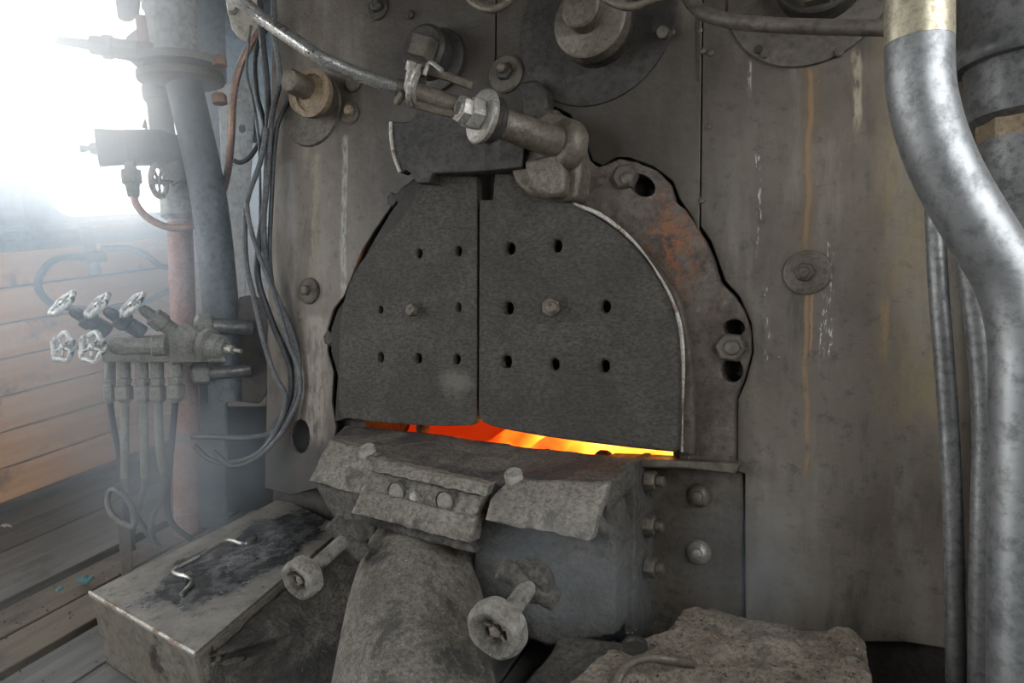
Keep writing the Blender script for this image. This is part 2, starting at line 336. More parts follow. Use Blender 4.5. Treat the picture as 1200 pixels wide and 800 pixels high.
def fire_mat():
    t = NT('burning_coal'); x, y, z = t.xyz()
    n = t.ma('ADD', t.noise(3.2, 3, .5), t.ma('MULTIPLY', x, .42))
    r = t.n.new('ShaderNodeValToRGB'); t.L(n, r.inputs[0]); e = r.color_ramp.elements
    e[0].position = .36; e[0].color = (.45,.02,.002,1); e[1].position = .72; e[1].color = (1,.62,.22,1)
    for p_, c_ in ((.44, (.95,.075,.005,1)), (.53, (1,.20,.012,1)), (.62, (1,.36,.04,1))): q = e.new(p_); q.color = c_
    t.L(r.outputs[0], t.b.inputs['Emission Color']); t.put(t.b.inputs['Emission Strength'], t.step(n, .34, .70, .9, 5.5))
    return t.out((.05,.02,.01), .9)
M['fire'] = fire_mat()
def ember_mat():
    t = NT('ember'); t.b.inputs['Emission Color'].default_value = (1,.22,.03,1); t.b.inputs['Emission Strength'].default_value = .8
    return t.out((.3,.08,.02), .8)
M['ember'] = ember_mat()
def smoke_mat(name, dens, rad, seed, col=(.74,.88,1), aniso=.5):
    m = bpy.data.materials.new(name); m.use_nodes = True; t = m.node_tree; t.nodes.clear()
    o = t.nodes.new('ShaderNodeOutputMaterial'); v = t.nodes.new('ShaderNodeVolumeScatter')
    v.inputs['Color'].default_value = (*col, 1); v.inputs['Density'].default_value = dens; v.inputs['Anisotropy'].default_value = aniso
    tc = t.nodes.new('ShaderNodeTexCoord'); mp = t.nodes.new('ShaderNodeMapping'); t.links.new(tc.outputs['Object'], mp.inputs[0]); mp.inputs['Scale'].default_value = [1/r for r in rad]
    ln = t.nodes.new('ShaderNodeVectorMath'); ln.operation = 'LENGTH'; t.links.new(mp.outputs[0], ln.inputs[0])
    mr = t.nodes.new('ShaderNodeMapRange'); mr.interpolation_type = 'SMOOTHSTEP'; t.links.new(ln.outputs['Value'], mr.inputs[0])
    for i, q in enumerate((.15, .95, dens, 0)): mr.inputs[i+1].default_value = q
    nz = t.nodes.new('ShaderNodeTexNoise'); nz.noise_dimensions = '4D'; nz.inputs['W'].default_value = seed; nz.inputs['Scale'].default_value = 1.6; nz.inputs['Detail'].default_value = 2; nz.inputs['Distortion'].default_value = .6
    t.links.new(mp.outputs[0], nz.inputs['Vector']); m2 = t.nodes.new('ShaderNodeMapRange'); t.links.new(nz.outputs['Fac'], m2.inputs[0])
    for i, q in enumerate((.35, .7, .25, 1.9)): m2.inputs[i+1].default_value = q
    mu = t.nodes.new('ShaderNodeMath'); mu.operation = 'MULTIPLY'; t.links.new(mr.outputs[0], mu.inputs[0]); t.links.new(m2.outputs[0], mu.inputs[1]); t.links.new(mu.outputs[0], v.inputs['Density'])
    t.links.new(v.outputs[0], o.inputs['Volume']); return m

# ================================================================== SETTING
ROOMT = 2.25; YB = 2.62; YR = -1.5; XR = .82
def floor_setting():
    b = MB().box((-.9, .5, -.035), (3.8, 4.6, .03)); f = struct('floor', b, M['iron_dark'])
    x = WALLX + .03; i = 0
    while x < XR:
        w = .165 if x < -2.0 else (.145 if x < -1.7 else .17)
        low = 0 if x > -1.70 else .012
        z = -.012 + (0.03 if x < -1.96 else (.012 if x < -1.66 else 0)) + random.uniform(-.0025, .0025)
        p = MB().box((x + w/2, .5 + random.uniform(-.03, .03), z), (w - .007, 4.2, .026))
        mt = M['curbwood'] if -1.98 < x < -1.66 else M['floorwood']
        part('plank', p, mt, f, bevel=.003); x += w; i += 1
floor_setting()
# left wall: boards and window
def left_wall():
    back = MB()
    wz0, wz1 = 1.0, 2.02; wy0, wy1 = 1.47, 2.25; ry0, ry1 = .45, 1.30
    def slab(y0, y1, z0, z1): back.box((WALLX - .045, (y0+y1)/2, (z0+z1)/2), (.05, y1-y0, z1-z0))
    slab(-.1, YB, -.05, wz0); slab(-.1, YB, wz1, ROOMT); slab(YR, -1.1, -.05, ROOMT); slab(-1.1, -.1, 2.1, ROOMT); slab(-.1, ry0, wz0, wz1); slab(ry1, wy0, wz0, wz1); slab(wy1, YB, wz0, wz1)
    w = struct('wall_left', back, M['frame_paint'])
    z = .05; hts = [.118, .122, .12, .125, .118, .12, .123]
    for h in hts:
        p = MB().box((WALLX - .008, (-.1+YB)/2, z + h/2), (.024, YB + .1, h - .006)); part('plank', p, M['wallwood'], w, bevel=.004); z += h
    b = MB().box((WALLX + .01, (-.1+YB)/2, .03), (.05, YB+.1, .055)); struct('baseboard_left', b, M['floorwood'], bevel=.008)
    # window with a rounded lower corner, sheet metal frame
    for n, (a, c) in enumerate(((wy0, wy1), (ry0, ry1))):
        def rr(y0, y1, z0, z1, r, k=6):
            o = []
            for cy, cz, s in ((y1-r, z1-r, 0), (y0+r, z1-r, 90), (y0+r, z0+r, 180), (y1-r, z0+r, 270)):
                for j in range(k+1): an = R(s + 90*j/k); o.append(Vector((WALLX + .02, cy + r*math.cos(an), cz + r*math.sin(an))))
            return o
        e = MB().prism(rr(a-.07, c+.07, wz0-.07, wz1+.06, .02), (-.07, 0, 0), [rr(a+.0, c, wz0+.0, wz1, .085)])
        o = struct('window_%d' % (n+1), e, M['frame_paint'], bevel=.006)
        s_ = MB().box((WALLX + .045, (a+c)/2, wz0 - .035), (.09, c-a+.10, .02)); part('window_sill', s_, M['frame_paint'], o, bevel=.004)
left_wall()
# rest of the cab: front bulkhead beside the boiler, roof, unseen right wall with window and rear wall, both openings sized for the light
b = MB().box((-.9, YB + .03, 1.1), (3.8, .05, 2.4)); struct('wall_front', b, M['iron_blue'])
b = MB(); b.box((XR + .03, .5, .40), (.05, 4.4, .9)); b.box((XR + .03, .5, 2.15), (.05, 4.4, .25)); b.box((XR+.03, 1.85, 1.45), (.05, 1.6, 1.2)); b.box((XR+.03, -1.1, 1.45), (.05, 1.0, 1.2))
struct('wall_right', b, M['iron'])
b = MB().box((-.9, .55, ROOMT + .03), (3.8, 4.5, .05)); struct('ceiling', b, M['iron'])
b = MB(); b.box((-.9, YR - .03, .53), (3.8, .05, 1.16)); b.box((-.9, YR - .03, 2.18), (3.8, .05, .25)); b.box((-2.5, YR-.03, 1.45), (.55, .05, 1.25)); b.box((-.2, YR-.03, 1.45), (2.2, .05, 1.25))
struct('wall_rear', b, M['iron'])

# ------------------------------------------------------------------ boiler backhead
def rings(cx, cy, rx, ry, n=12): return [(cx + rx*math.cos(2*math.pi*i/n), cy + ry*math.sin(2*math.pi*i/n)) for i in range(n)]
AL, AR, BT, BBt = AB(314, 350)[0], 1.16, 1.42, -.66
def loc_obj(name, mb, mat, parent=None, **k):
    """like part(), but the object's own X/Y axes lie in the backhead plane with the origin at OB"""
    o = part(name, mb, mat, parent, **k)
    rot = Matrix((XB, UB, NB)).transposed(); c = WL[o.name]
    inv = rot.transposed()
    for v in o.data.vertices: v.co = inv @ (v.co + c - OB)
    o.data.update()
    base = WL[parent.name] if parent else Vector((0, 0, 0))
    o.location = OB - base; o.rotation_mode = 'QUATERNION'; o.rotation_quaternion = rot.to_quaternion(); WL[o.name] = OB.copy(); return o
hole = [AB(x, y, -.03) for x, y in ((432, 300), (768, 300), (792, 566), (428, 520))]
b = MB().prism([LB(AL, BBt, -.03), LB(AR, BBt, -.03), LB(AR, BT, -.03), LB(AL, BT, -.03)], NB * -.05, [[LB(a, c, -.03) for a, c in hole]])
backhead = part('wall_boiler', b, M['iron_dark']); backhead['kind'] = 'structure'
# parented pieces of the backhead carry the same origin convention
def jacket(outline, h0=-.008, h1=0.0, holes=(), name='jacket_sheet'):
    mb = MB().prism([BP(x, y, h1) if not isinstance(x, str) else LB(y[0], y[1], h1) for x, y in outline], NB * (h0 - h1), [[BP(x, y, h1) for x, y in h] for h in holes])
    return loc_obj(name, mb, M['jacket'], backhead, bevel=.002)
Lp = lambda a, b_: ('L', (a, b_))
s1 = AB(580, 60)[0]; s2 = AB(820, 150)[0]
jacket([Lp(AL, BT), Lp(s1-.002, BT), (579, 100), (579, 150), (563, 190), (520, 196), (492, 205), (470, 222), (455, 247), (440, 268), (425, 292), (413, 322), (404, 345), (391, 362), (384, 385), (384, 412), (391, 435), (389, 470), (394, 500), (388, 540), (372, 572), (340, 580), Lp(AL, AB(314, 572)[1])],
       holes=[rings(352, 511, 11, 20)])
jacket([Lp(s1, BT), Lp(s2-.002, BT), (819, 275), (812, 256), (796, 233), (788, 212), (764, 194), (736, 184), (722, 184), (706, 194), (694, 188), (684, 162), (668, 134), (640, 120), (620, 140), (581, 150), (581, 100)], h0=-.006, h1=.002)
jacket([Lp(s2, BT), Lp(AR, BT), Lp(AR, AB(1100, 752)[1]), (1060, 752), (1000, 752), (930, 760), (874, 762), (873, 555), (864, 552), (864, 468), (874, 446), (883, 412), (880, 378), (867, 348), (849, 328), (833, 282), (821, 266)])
def seams():
    q = MB(); q.plate([(816, 0), (819, 0), (818, 95), (816, 95)], 0, .004); part('seam_strip', q, M['iron_dark'], backhead)
    for x, y in ((833, 62), (830, 148), (822, 235), (820, 36), (824, 60), (788, 38)):
        q = MB().lathe(BP(x, y, 0), NB, [(.0065, 0), (.0065, .003), (.003, .0055), (0, .006)], 12); part('jacket_screw', q, M['iron'], backhead)
seams()
b = MB().plate([(1000, 746), (1230, 742), (1230, 900), (985, 900)], -.07, -.02); part('foundation_bar', b, M['iron_dark'], backhead)

# firebox behind the opening with the burning bed
def firebox():
    c = [LB(a, c_, -.08) for a, c_ in hole]; dv = Vector((0, .9, 0)); mb = MB()
    x0, x1 = min(p.x for p in c)-.10, max(p.x for p in c)+.2; z0, z1 = .02, max(p.z for p in c)+.15; y0 = 1.30; y1 = 2.3
    V = [(x0,y0,z0),(x1,y0,z0),(x1,y1,z0),(x0,y1,z0),(x0,y0+.09,z1),(x1,y0+.09,z1),(x1,y1,z1),(x0,y1,z1)]
    mb.add(V, [(0,3,2,1),(4,5,6,7),(2,3,7,6),(0,4,7,3),(1,2,6,5)])
    part('firebox_lining', mb, M['brick'], backhead)
    t = thing('fire', 'orange and yellow burning coal bed seen under the fire doors', 'fire', ((x0+x1)/2, 1.8, .1))
    nx, ny = 60, 40; vs = []; fs = []
    for j in range(ny+1):
        for i in range(nx+1):
            x = x0+.01 + (x1-x0-.02)*i/nx; y = 1.30 + .98*j/ny
            z = .16 + .30*((y-1.30)/.98)**.8 + .05*mnoise.noise(Vector((x*9, y*9, 0))) + .03*mnoise.noise(Vector((x*25, y*25, 3)))
            vs.append((x, y, z))
    for j in range(ny):
        for i in range(nx): a = j*(nx+1)+i; fs.append((a, a+1, a+nx+2, a+nx+1))
    part('burning_bed', MB().add(vs, fs), M['fire'], t)
    for k, (px, py, s) in enumerate(((708, 540, .026), (495, 500, .02), (640, 534, .018), (560, 524, .018))):
        ic = bmesh.new(); bmesh.ops.create_icosphere(ic, subdivisions=2, radius=s)
        for v in ic.verts: v.co *= 1 + .35*mnoise.noise(v.co*40 + Vector((k*7, 0, 0)))
        q = MB(); o_ = BP(px, py, -.12); q.add([v.co + o_ for v in ic.verts], [[v.index for v in f.verts] for f in ic.faces]); ic.free()
        part('coal_lump', q, M['brick'], t)
firebox()
fl = bpy.data.lights.new('fire_glow', 'POINT'); fl.energy = 3; fl.color = (1, .35, .08); fl.shadow_soft_size = .08
flo = bpy.data.objects.new('fire_glow', fl); COL.objects.link(flo); flo.location = BP(640, 500, -.28)

# ------------------------------------------------------------------ fire door and its frame
def bolt(mb, px, py, h, r, hh=.012, washer=None, end=None, axis=None, hexa=True):
    o = BP(px, py, h); ax = axis or NB
    if washer: mb.lathe(o, ax, [(washer, 0), (washer, .004), (washer*.92, .006)], 24); o = o + Vector(ax).normalized()*.006
    if hexa: mb.lathe(o, ax, [(r, 0), (r, hh*.75), (r*.86, hh)], 6, ph=random.random())
    else: mb.lathe(o, ax, [(r, 0), (r, hh*.7), (r*.8, hh*.93), (r*.4, hh)], 20)
    if end: o = o + Vector(ax).normalized()*hh; mb.lathe(o, ax, [(end, 0), (end, end*.9), (end*.7, end*1.2)], 14)
    return mb
def frame_():
    t = thing('fire_door_frame', 'rust-brown cast frame around the two fire door leaves', 'door frame', BP(640, 545, 0))
    outer = [(648, 128), (664, 138), (678, 160), (688, 186), (700, 196), (713, 192), (726, 186), (745, 190), (770, 200), (784, 215), (790, 236), (800, 243), (812, 260), (826, 283), (836, 305), (842, 330), (858, 345), (870, 362), (878, 385), (879, 412), (870, 446), (861, 466), (861, 541), (797, 537), (786, 500), (780, 430), (770, 370), (740, 300), (690, 262), (640, 250), (560, 240), (500, 255), (455, 300), (425, 350), (410, 410), (408, 490), (392, 494), (396, 440), (388, 412), (388, 385), (396, 362), (408, 348), (418, 322), (430, 296), (445, 270), (458, 248), (466, 238), (462, 228), (474, 218), (490, 208), (520, 200), (570, 192), (610, 150)]
    sl = lambda cx, cy, rx, ry, a: [(cx + rx*math.cos(q)*math.cos(a) - ry*math.sin(q)*math.sin(a), cy + rx*math.cos(q)*math.sin(a) + ry*math.sin(q)*math.cos(a)) for q in [2*math.pi*i/16 for i in range(16)]]
    mb = MB().plate(outer, -.028, .022, holes=[sl(752, 217, 17, 12, .55), sl(860, 384, 13, 10, 0), sl(858, 434, 13, 14, 0)])
    part('frame_casting', mb, M['brownrust'], t, bevel=.006)
    # back wing of the frame covering the gap beside the leaves
    mb = MB().plate([(655, 232), (700, 246), (742, 280), (772, 312), (796, 350), (806, 390), (812, 430), (812, 534), (798, 532), (790, 400), (760, 320), (700, 262)], .02, .045)
    part('rim', mb, M['brownrust'], t, bevel=.005, label='raised brown rim hugging the right leaf')
    rim = smooth([BP(x, y, .05) for x, y in ((660, 230), (675, 240), (700, 250), (722, 265), (745, 286), (765, 312), (784, 345), (796, 380), (800, 425), (799, 480), (799, 529))], 5)
    part('worn_edge', MB().tube(rim, [.0022 + .0028*abs(math.sin(i*.13)) for i in range(len(rim))], 8), M['edge'], t, label='bright worn edge of the frame')
    for x, y, r in ((735, 209, .026), (858, 407, .029)):
        mb = bolt(MB(), x, y, .012, r, .026, None); mb.lathe(BP(x, y, .038), NB, [(r*.5, 0), (r*.5, .005), (r*.3, .008)], 14); part('clamp_nut', mb, M['iron'], t, bevel=.003)
    for x, y, r in ((468, 236, .020), (394, 396, .022)):
        part('clamp_nut', bolt(MB(), x, y, -.028, r, .03), M['iron_dark'], t, bevel=.003)
    mb = MB().plate([(706, 536), (866, 543), (862, 556), (800, 549), (735, 548)], -.02, .05); part('lower_ledge', mb, M['iron'], t, bevel=.004)
frame_()
def leaf(name, label, outline, holes, h0, h1, bx, by, br, bmat, extra=None):
    t = thing(name, label, 'fire door', BP(bx, 495, h0), 'fire door leaves')
    mb = MB().plate(outline, h0, h1, [rings(x, y, rx, ry) for x, y, rx, ry in holes])
    part('door_plate', mb, M['door'], t, bevel=.006)
    inner = [(bx + (x-bx)*.93, by + (y-by)*.95) for x, y in outline]
    part('baffle_plate', MB().plate(inner, h0-.022, h0-.012), M['iron_dark'], t)
    mb = MB(); o = BP(bx, by, h1); mb.lathe(o, NB, [(br*1.75, 0), (br*1.5, .004), (br*1.1, .006)], 20)
    part('boss', mb, M['door'], t)
    mb = bolt(MB(), bx, by, h1+.005, br, .012); mb.lathe(BP(bx, by, h1+.017), NB, [(br*.62, 0), (br*.62, .007), (br*.4, .010), (br*.2, .007), (0, .007)], 16)
    part('bolt', mb, bmat, t, bevel=.0015)
    return t
left_outline = [(559, 233), (559, 207), (530, 206), (500, 212), (490, 212), (486, 232), (478, 246), (462, 266), (440, 288), (422, 308), (410, 330), (402, 356), (398, 385), (397, 430), (397, 480), (401, 489), (430, 493), (470, 497), (520, 499), (552, 498), (559, 494)]
leaf('fire_door', 'left sooty cast leaf of the fire door with eight vent holes', left_outline,
     [(491, 297, 4, 6), (537, 294, 4.5, 6.5), (446, 363, 3, 5), (537, 360, 3.5, 6), (446, 419, 4, 6.5), (490, 420, 4.5, 6.5), (535, 421, 4.5, 6.5)], .040, .062, 484, 363, .0155, M['greased'])
left_plate = [o for o in COL.objects if o.name == 'door_plate'][0]; left_plate.data.materials[0] = door_mat(BP(533, 448, .062) - WL['door_plate'])
right_outline = [(561, 234), (577, 234), (579, 203), (600, 203), (622, 216), (650, 229), (672, 240), (698, 254), (722, 270), (744, 291), (764, 318), (782, 350), (793, 384), (797, 425), (797, 480), (796, 526), (790, 530), (740, 525), (690, 519), (640, 512), (600, 505), (575, 499), (564, 494), (560, 484)]
leaf('fire_door', 'right wider cast leaf of the fire door with round central nut', right_outline,
     [(597, 291, 6, 7.5), (652, 288, 6, 8), (595, 361, 6, 8), (709, 359, 6, 8), (593, 424, 6, 8), (649, 427, 6, 7.5), (708, 429, 6, 8)], .042, .068, 647, 360, .021, M['greased'])

# ------------------------------------------------------------------ door gear above the doors
def door_gear():
    # curved shield plate
    t = thing('shield_plate', 'dark curved steel plate with pale edge above the left leaf', 'plate', BP(540, 205, .07))
    out = [(487, 128), (486, 136), (480, 142), (470, 143), (458, 142), (458, 160), (462, 182), (469, 203), (476, 199), (481, 203), (487, 214), (503, 214), (507, 203), (560, 201), (612, 196), (616, 160), (600, 140), (540, 132)]
    part('plate', MB().plate(out, .070, .100), M['iron_dark'], t, bevel=.003)
    ed = smooth([BP(x, y, .101) for x, y in ((458, 143), (458.5, 162), (462, 183), (469, 202))], 4)
    part('worn_edge', MB().tube(ed, .0042, 8), M['edge'], t, label='pale worn edge of the plate')
    # pivot bracket with the sleeve
    t = thing('pivot_bracket', 'greasy cast bracket carrying the door shaft over the right leaf', 'bracket', BP(640, 230, .03))
    mb = MB().plate([(600, 172), (612, 150), (640, 128), (662, 135), (676, 158), (680, 200), (676, 232), (655, 236), (618, 228), (602, 212), (596, 192)], .02, .085)
    part('bracket_body', mb, M['greased'], t, bevel=.014)
    mb = MB().plate([(612, 188), (655, 176), (662, 206), (660, 228), (640, 232), (622, 222)], .08, .115); part('web', mb, M['greased'], t, bevel=.010)
    mb = MB().plate([(608, 95), (628, 92), (640, 105), (640, 125), (655, 128), (640, 145), (612, 135)], .0, .045); part('upper_lug', mb, M['iron_dark'], t, bevel=.008)
    A = BP(655, 168, .10); B = BP(572, 139, .245); ax = (B-A).normalized()
    mb = MB().lathe(A - ax*.035, ax, [(.048, 0), (.052, .01), (.052, .03), (.044, .04), (.036, .043)], 28); part('boss', mb, M['greased'], t)
    L = (B-A).length
    mb = MB().lathe(A, ax, [(.030, 0), (.030, L*.55), (.0285, L*.6), (.0285, L-.004), (.026, L)], 28); part('shaft_sleeve', mb, M['greased'], t)
    mb = MB(); pa = B - ax*.02
    mb.lathe(pa, ax, [(.038, 0), (.043, .006), (.040, .010), (.044, .016), (.039, .022), (.043, .026)], 28, lob=lambda a: 1+.03*math.sin(a*9)); part('packing', mb, M['iron_dark'], t, label='dirty rope packing')
    # lever
    t = thing('door_lever', 'long bare steel lever running from top left to the door shaft', 'lever', B)
    mb = MB().lathe(B + ax*.006, ax, [(.048, 0), (.050, .003), (.050, .010), (.047, .013)], 36); part('washer', mb, M['nut'], t)
    q = B + ax*.019; mb = MB().lathe(q, ax, [(.030, 0), (.030, .022), (.0275, .027)], 6, ph=.35)
    part('nut', mb, M['nut'], t, bevel=.002)
    q = q + ax*.027; mb = MB().lathe(q, ax, [(.0265, 0), (.0265, .010), (.0245, .016)], 6, ph=.1); mb.lathe(q+ax*.016, ax, [(.016, 0), (.016, .0015), (.0125, .003), (.012, -.001), (.002, -.001), (0, .0)], 20)
    part('bolt_head', mb, M['nut'], t, bevel=.0015)
    rod = smooth([BP(x, y, h) for x, y, h in ((205, -62, .55), (268, -10, .50), (310, 23, .46), (352, 52, .43), (378, 69, .41), (420, 87, .37), (468, 103, .33))], 6)
    part('rod', MB().tube(rod, .0125, 18), M['steel'], t)
    rod2 = [BP(x, y, h) for x, y, h in ((466, 102.5, .332), (500, 112, .30), (552, 131, .262))]
    part('rod_end', MB().tube(rod2, [.016, .018, .018], 18), M['greased'], t)
    # ring of the clevis and its arms
    c = BP(487, 101, .318); ra = (rod2[1]-rod2[0]).normalized(); u, v, w = basis(ra - ray(487, 101).normalized()*.35)
    pts = [c + (u*math.cos(a)*.034 + v*math.sin(a)*.030) for a in [2*math.pi*i/28 for i in range(28)]]
    mb = MB().tube(pts, .0052, 10, closed=True); mb.lathe(c - w*.002, w, [(.031, 0), (.031, .010), (.022, .012), (.022, 0)], 28)
    part('clevis_ring', mb, M['nut'], t)
    for s_, dx in ((1, 0), (-1, .0)):
        a0 = c + u*.030*s_ + w*.006; a1 = c + u*.026*s_ + w*.105
        mb = MB().tube(smooth([a0, (a0+a1)/2 + u*.002*s_, a1], 4), .0075, 8); part('clevis_arm', mb, M['greased'], t)
    mb = MB().cyl(BP(476, 108, .33), BP(483, 74, .345), .0068, 14); mb.cyl(BP(480, 83, .341), BP(483, 72, .345), .009, 14); part('pin', mb, M['nut'], t)
    mb = MB().tube(smooth([BP(x, y, .33) for x, y in ((497, 88), (501, 77), (506, 74), (518, 83))], 4), .0042, 8); part('split_pin', mb, M['nut'], t)
    mb = MB().tube([BP(465, 120, .33), BP(473, 108, .34)], .007, 8); part('pin_end', mb, M['greased'], t)
door_gear()

# ------------------------------------------------------------------ plugs, discs and studs on the backhead
def plug(name, label, cx, cy, rings_, mats=None, group=None, h=0.0, cat='plug'):
    """rings_: (part name, px x, px y, profile, seg) from base to head"""
    t = thing(name, label, cat, BP(cx, cy, h), group)
    for (pn, x, y, h0, prof, seg, ma_) in rings_:
        mb = MB().lathe(BP(x, y, h0), NB, prof, seg, ph=.4); part(pn, mb, M[ma_], t, bevel=.002 if seg == 6 else 0)
    return t
cyl_ = lambda r, l, c=.004: [(r, 0), (r, l-c), (r-c, l)]
plug('washout_plug', 'rusty round washout plug with square head beside the lever', 366, 115, [
    ('flange', 366, 128, 0, [(.098, 0), (.095, .006), (.06, .008)], 36, 'iron'),
    ('body', 372, 114, .004, cyl_(.056, .05, .006), 30, 'plugrust'), ('ring', 369, 111, .05, [(.058, 0), (.06, .004), (.06, .014), (.046, .018), (.044, .012), (0, .012)], 30, 'plugrust'),
    ('square_head', 358, 103, .062, [(.030, 0), (.030, .05), (.026, .056)], 10, 'greased')], None)
plug('washout_plug', 'large dark round washout plug behind the lever ring', 512, 70, [
    ('flange', 514, 72, 0, [(.074, 0), (.074, .012), (.068, .016)], 36, 'iron_dark'), ('body', 508, 66, .014, cyl_(.058, .05, .008), 30, 'iron_dark'),
    ('square_head', 502, 60, .06, [(.034, 0), (.034, .035), (.03, .04)], 4, 'iron')])
plug('washout_plug', 'big capped washout plug on the wide round cover at top centre', 696, 30, [
    ('cover_disc', 697, 28, 0, [(.172, 0), (.170, .006), (.15, .008)], 64, 'iron_dark'),
    ('body', 703, 33, .006, cyl_(.082, .05, .006), 40, 'iron_dark'), ('ring', 697, 30, .05, [(.075, 0), (.075, .03), (.069, .035)], 40, 'greased'),
    ('cap', 687, 17, .085, cyl_(.038, .035), 30, 'greased')])
plug('washout_plug', 'dark plug on the round cover cut by the top edge near the big pipe', 950, -8, [
    ('cover_disc', 946, -12, 0, [(.140, 0), (.138, .006), (.12, .008)], 64, 'iron'), ('body', 962, -22, .006, cyl_(.075, .05), 40, 'iron_dark'), ('cap', 958, -25, .05, cyl_(.052, .03), 8, 'greased')])
plug('stay_stud', 'nut on a small round seat above the pivot bracket', 593, 85, [
    ('seat', 594, 88, 0, cyl_(.042, .012), 30, 'iron'), ('nut', 592, 84, .012, cyl_(.021, .012), 6, 'iron_dark'), ('stud', 590, 81, .022, cyl_(.011, .018), 14, 'greased')], cat='stud')
plug('stay_stud', 'small tan nut with a ring washer right of the rusty plug', 411, 130, [
    ('seat', 411, 133, 0, cyl_(.028, .008), 24, 'iron'), ('nut', 411, 130, .008, cyl_(.014, .016), 6, 'plugrust')], cat='stud')
plug('stay_stud', 'flat round cap just above the small tan nut', 416, 97, [('cap', 416, 97, 0, cyl_(.024, .012), 24, 'iron')], cat='stud')
plug('stay_stud', 'round dark boss near the top edge above the steel lever', 444, 10, [('seat', 444, 10, 0, cyl_(.03, .01), 24, 'iron_dark'), ('nut', 443, 8, .01, cyl_(.016, .014), 6, 'iron_dark')], cat='stud')
plug('stay_stud', 'small dark screw head right of the dark top boss', 482, 18, [('cap', 482, 18, 0, cyl_(.010, .01, .003), 14, 'iron_dark')], cat='stud')
plug('stay_stud', 'domed nut low on the left sheet between cables and left leaf', 362, 341, [
    ('seat', 363, 341, 0, [(.035, 0), (.033, .008), (.02, .014)], 24, 'iron'), ('nut', 360, 340, .012, cyl_(.015, .014), 6, 'iron')], cat='stud')
plug('stay_stud', 'round washer and nut on the right sheet with rust running down', 945, 319, [
    ('seat', 946, 319, 0, [(.040, 0), (.040, .004), (.037, .006)], 36, 'greased'), ('nut', 943, 319, .006, cyl_(.018, .012), 6, 'iron'), ('stud', 942, 319, .018, cyl_(.010, .006, .002), 14, 'iron')], cat='stud')
for x, y, m_, lb in ((889, 59, 'iron_dark', 'dark left screw of the close pair under the top right cover'), (896, 65, 'iron', 'lighter right screw of the close pair under the top right cover')):
    solo('cover_screw', MB().lathe(BP(x, y, .004), NB, cyl_(.0075, .008, .002), 14), M[m_], lb, 'screw')
solo('cover_screw', MB().lathe(BP(983, 62, .004), NB, cyl_(.008, .008, .002), 14), M['iron'], 'single small screw below the horizontal pipe on the top right cover', 'screw')
solo('pipe_stub', MB().cyl(BP(780, 40, 0), BP(776, 37, .035), .012, 16), M['iron'], 'short stub sticking out right of the big capped plug', 'stub')

# ------------------------------------------------------------------ pipes at the top and right
def pipe(name, label, pts, r, mat, seg=16, n=6, group=None, cat='pipe'):
    return solo(name, MB().tube(smooth(pts, n), r, seg), M[mat], label, cat, group)
pipe('steam_pipe', 'dark horizontal pipe along the top meeting the big bright pipe', [BP(x, y, h) for x, y, h in ((798, -25, .06), (806, -4, .07), (822, 14, .09), (855, 24, .11), (900, 29, .12), (980, 32, .13), (1046, 33, .14), (1080, 34, .14))], .0125, 'iron')
pipe('hose', 'dark hose looping in from the top edge over the capped plug', [BP(x, y, .15) for x, y in ((690, -30), (702, -8), (725, 6), (745, 7), (770, -2), (800, -8), (830, -30))], .0075, 'greased', cat='hose')
pipe('hose', 'curved hose end hanging in at the top centre edge', [BP(x, y, .10) for x, y in ((538, -25), (548, -4), (562, 8), (578, 11), (592, 5), (604, -8), (608, -25))], .0085, 'greased', cat='hose')
def big_pipe():
    t = thing('main_steam_pipe', 'big bright steel S-bend pipe down the right edge', 'pipe', P(1190, 800, .9))
    tt = .88
    pts = smooth([P(x, y, tt) for x, y in ((1077, -60), (1077, 0), (1077, 60), (1079, 105), (1089, 150), (1106, 195), (1130, 240), (1155, 281), (1178, 318), (1192, 356), (1200, 400), (1201, 450), (1200, 560), (1199, 700), (1199, 830), (1199, 960))], 6)
    cut = 12
    part('heated_section', MB().tube(pts[:cut], .0402, 36), M['pipe_tan'], t, label='tan heat-stained top section')
    part('bent_section', MB().tube(pts[cut-1:], .0398, 36), M['pipe'], t)
big_pipe()
pipe('thin_pipe', 'thinner upright pipe left of the big bright pipe', [P(x, y, 1.03) for x, y in ((1094, 180), (1096, 260), (1100, 340), (1107, 430), (1113, 520), (1118, 640), (1121, 860))], .0138, 'pipe_dull')
pipe('thin_pipe', 'thin upright pipe close against the big bright pipe', [P(x, y, 1.0) for x, y in ((1128, 200), (1134, 300), (1143, 370), (1150, 440), (1153, 520), (1150, 640), (1147, 860))], .0155, 'pipe_dull')
def column():
    t = thing('water_column', 'dark flanged steam fitting in the top right corner', 'fitting', P(1200, 340, 1.06))
    f = lambda x, y: P(x, y, 1.06); up = (f(1205, 0) - f(1203, 340)).normalized()
    def seg_(name, y0, y1, prof, mt, seg=36, label=None):
        a = f(1203, y1); L = (f(1203, y0)-a).length; part(name, MB().lathe(a, (f(1203, y0)-a), [(r, z*L) for r, z in prof], seg), M[mt], t, label=label)
    seg_('upper_body', -80, 78, [(.098, 0), (.103, .03), (.103, .10), (.092, .2), (.090, .55), (.096, 1)], 'column')
    seg_('cup', 70, 146, [(.055, 0), (.078, .10), (.084, .35), (.084, 1)], 'column')
    seg_('union_nut', 138, 170, [(.06, 0), (.066, .1), (.066, .85), (.06, 1)], 'plugrust', 8, 'tan rusty union nut')
    seg_('lower_pipe', 165, 900, [(.068, 0), (.066, 1)], 'pipe_dull')
column()

